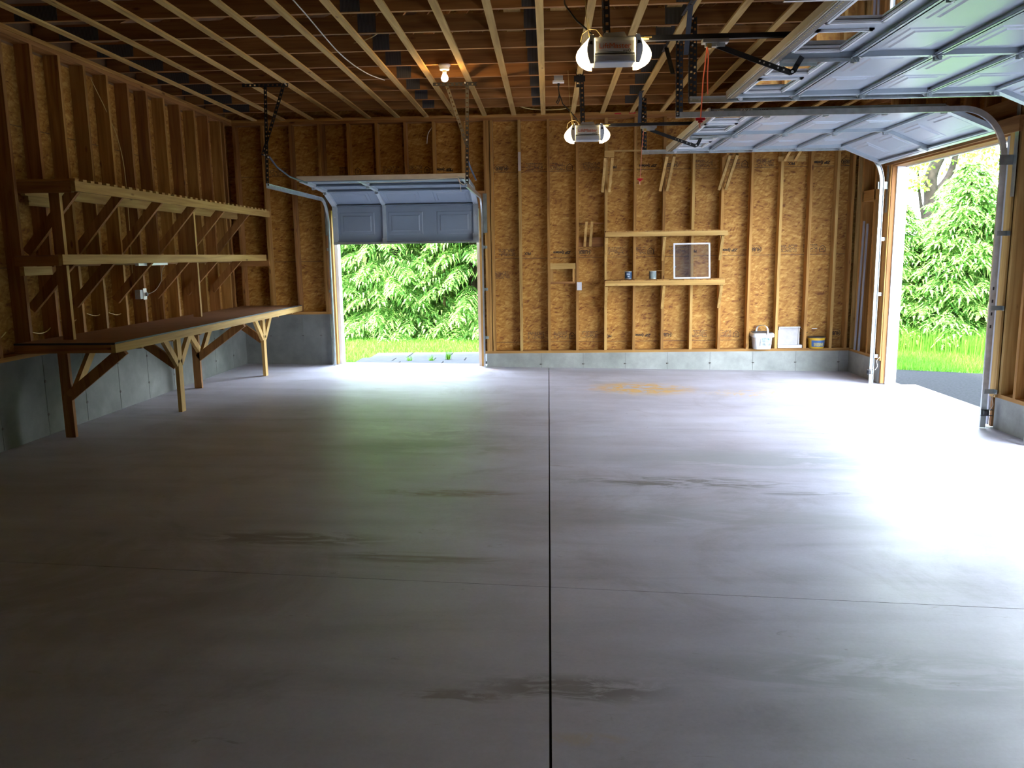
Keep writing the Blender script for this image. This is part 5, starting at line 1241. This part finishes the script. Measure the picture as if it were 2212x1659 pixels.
broadleaf(17, 24, -.2, [([(17, 24, -.2), (17, 24, 4), (17.2, 24, 8)], .2, .1)],
          [(15, 24, 2.0, 2.6), (18, 22, 2.6, 2.6), (18.5, 22, 6.2, 2.8), (21, 18, 3, 2.8), (21, 18, 7, 2.8)], 34, 'shaded woodland tree far behind the right doorway', 420, .24, DK)
# thin sapling trunk seen through the small door
tag(MB().tube([(-2.35, 17.9, -.2), (-2.33, 17.9, 1.5), (-2.36, 17.9, 4.)], [.035, .028, .015], 8).build('sapling', simple('sapling_bark', (.24, .17, .11), .8)), 'thin brown sapling trunk among the evergreens behind the small door', 'sapling')

# evergreen row carried on unseen along the drive, darkened to cut low light indoors
for k, w in enumerate(('first', 'second', 'third', 'fourth', 'fifth', 'sixth')):
    x_ = 13.4+1.9*k; y_ = 10.6-1.9*k
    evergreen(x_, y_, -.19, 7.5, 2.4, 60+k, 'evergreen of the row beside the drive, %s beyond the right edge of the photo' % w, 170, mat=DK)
for k, w in enumerate(('nearest', 'middle', 'farthest')):  # unseen belt of trees added to hold low sky light off the floor
    x_ = 19+3.2*k; y_ = 12.-4.4*k
    broadleaf(x_, y_, -.2, [([(x_, y_, -.2), (x_+.1, y_, 4), (x_, y_, 8)], .2, .1)],
              [(x_-1.5, y_, 1.4, 2.2), (x_-1.2, y_+1.6, 3.6, 2.2), (x_-.8, y_-.6, 5.4, 2.3), (x_, y_+.6, 7.6, 2.3)], 50+k,
              'unseen dark tree added to block low light behind the drive-side evergreens, %s one' % w, 220, .4, DK)

# made-up dark banks added to block low sky light behind the trees
BK = simple('bank_dark_green', (.012, .026, .009), .95, 0, .5, 1.2, .1, 1.)
def bank(label, line, h, w):
    g = np.random.default_rng(int(h*10)); m = MB(); P_ = curve3([(a, b_, 0) for a, b_ in line], 8); n = len(P_); K = 9; vs = []
    for i, p in enumerate(P_):
        d = (P_[min(i+1, n-1)]-P_[max(i-1, 0)]).normalized(); nn_ = Vector((d.y, -d.x, 0))
        for k in range(K):
            t = k/(K-1); q = p+nn_*((t-.5)*w); vs.append((q.x, q.y, -.4+h*math.sin(math.pi*t)**.6*(1+.12*g.normal()) if 0 < k < K-1 else -.4))
    m.add(vs, [(i*K+k, i*K+k+1, (i+1)*K+k+1, (i+1)*K+k) for i in range(n-1) for k in range(K-1)])
    tag(m.build('light_block_bank', BK, None, True), label, 'bank', None, 'structure')
bank('dark bank added to block low sky light beyond the trees behind the small door', [(-16, 25), (-8, 27), (-1, 27.5), (6, 27)], 5.6, 5)
bank('dark bank added to block low sky light east of the drive, right of the photo', [(30, 39), (27, 30), (25.5, 20), (25, 10), (25.5, 2), (28, -4)], 10.5, 5)

# lettering becomes plain mesh
dg = bpy.context.evaluated_depsgraph_get(); dg.update()
for o in [q for q in bpy.data.objects if q.type == 'FONT']:
    me = bpy.data.meshes.new_from_object(o.evaluated_get(dg)); me.name = o.name
    n_ = bpy.data.objects.new('lettering', me); n_.parent = o.parent; n_.matrix_local = o.matrix_local.copy(); sc.collection.objects.link(n_)
    bpy.data.objects.remove(o)
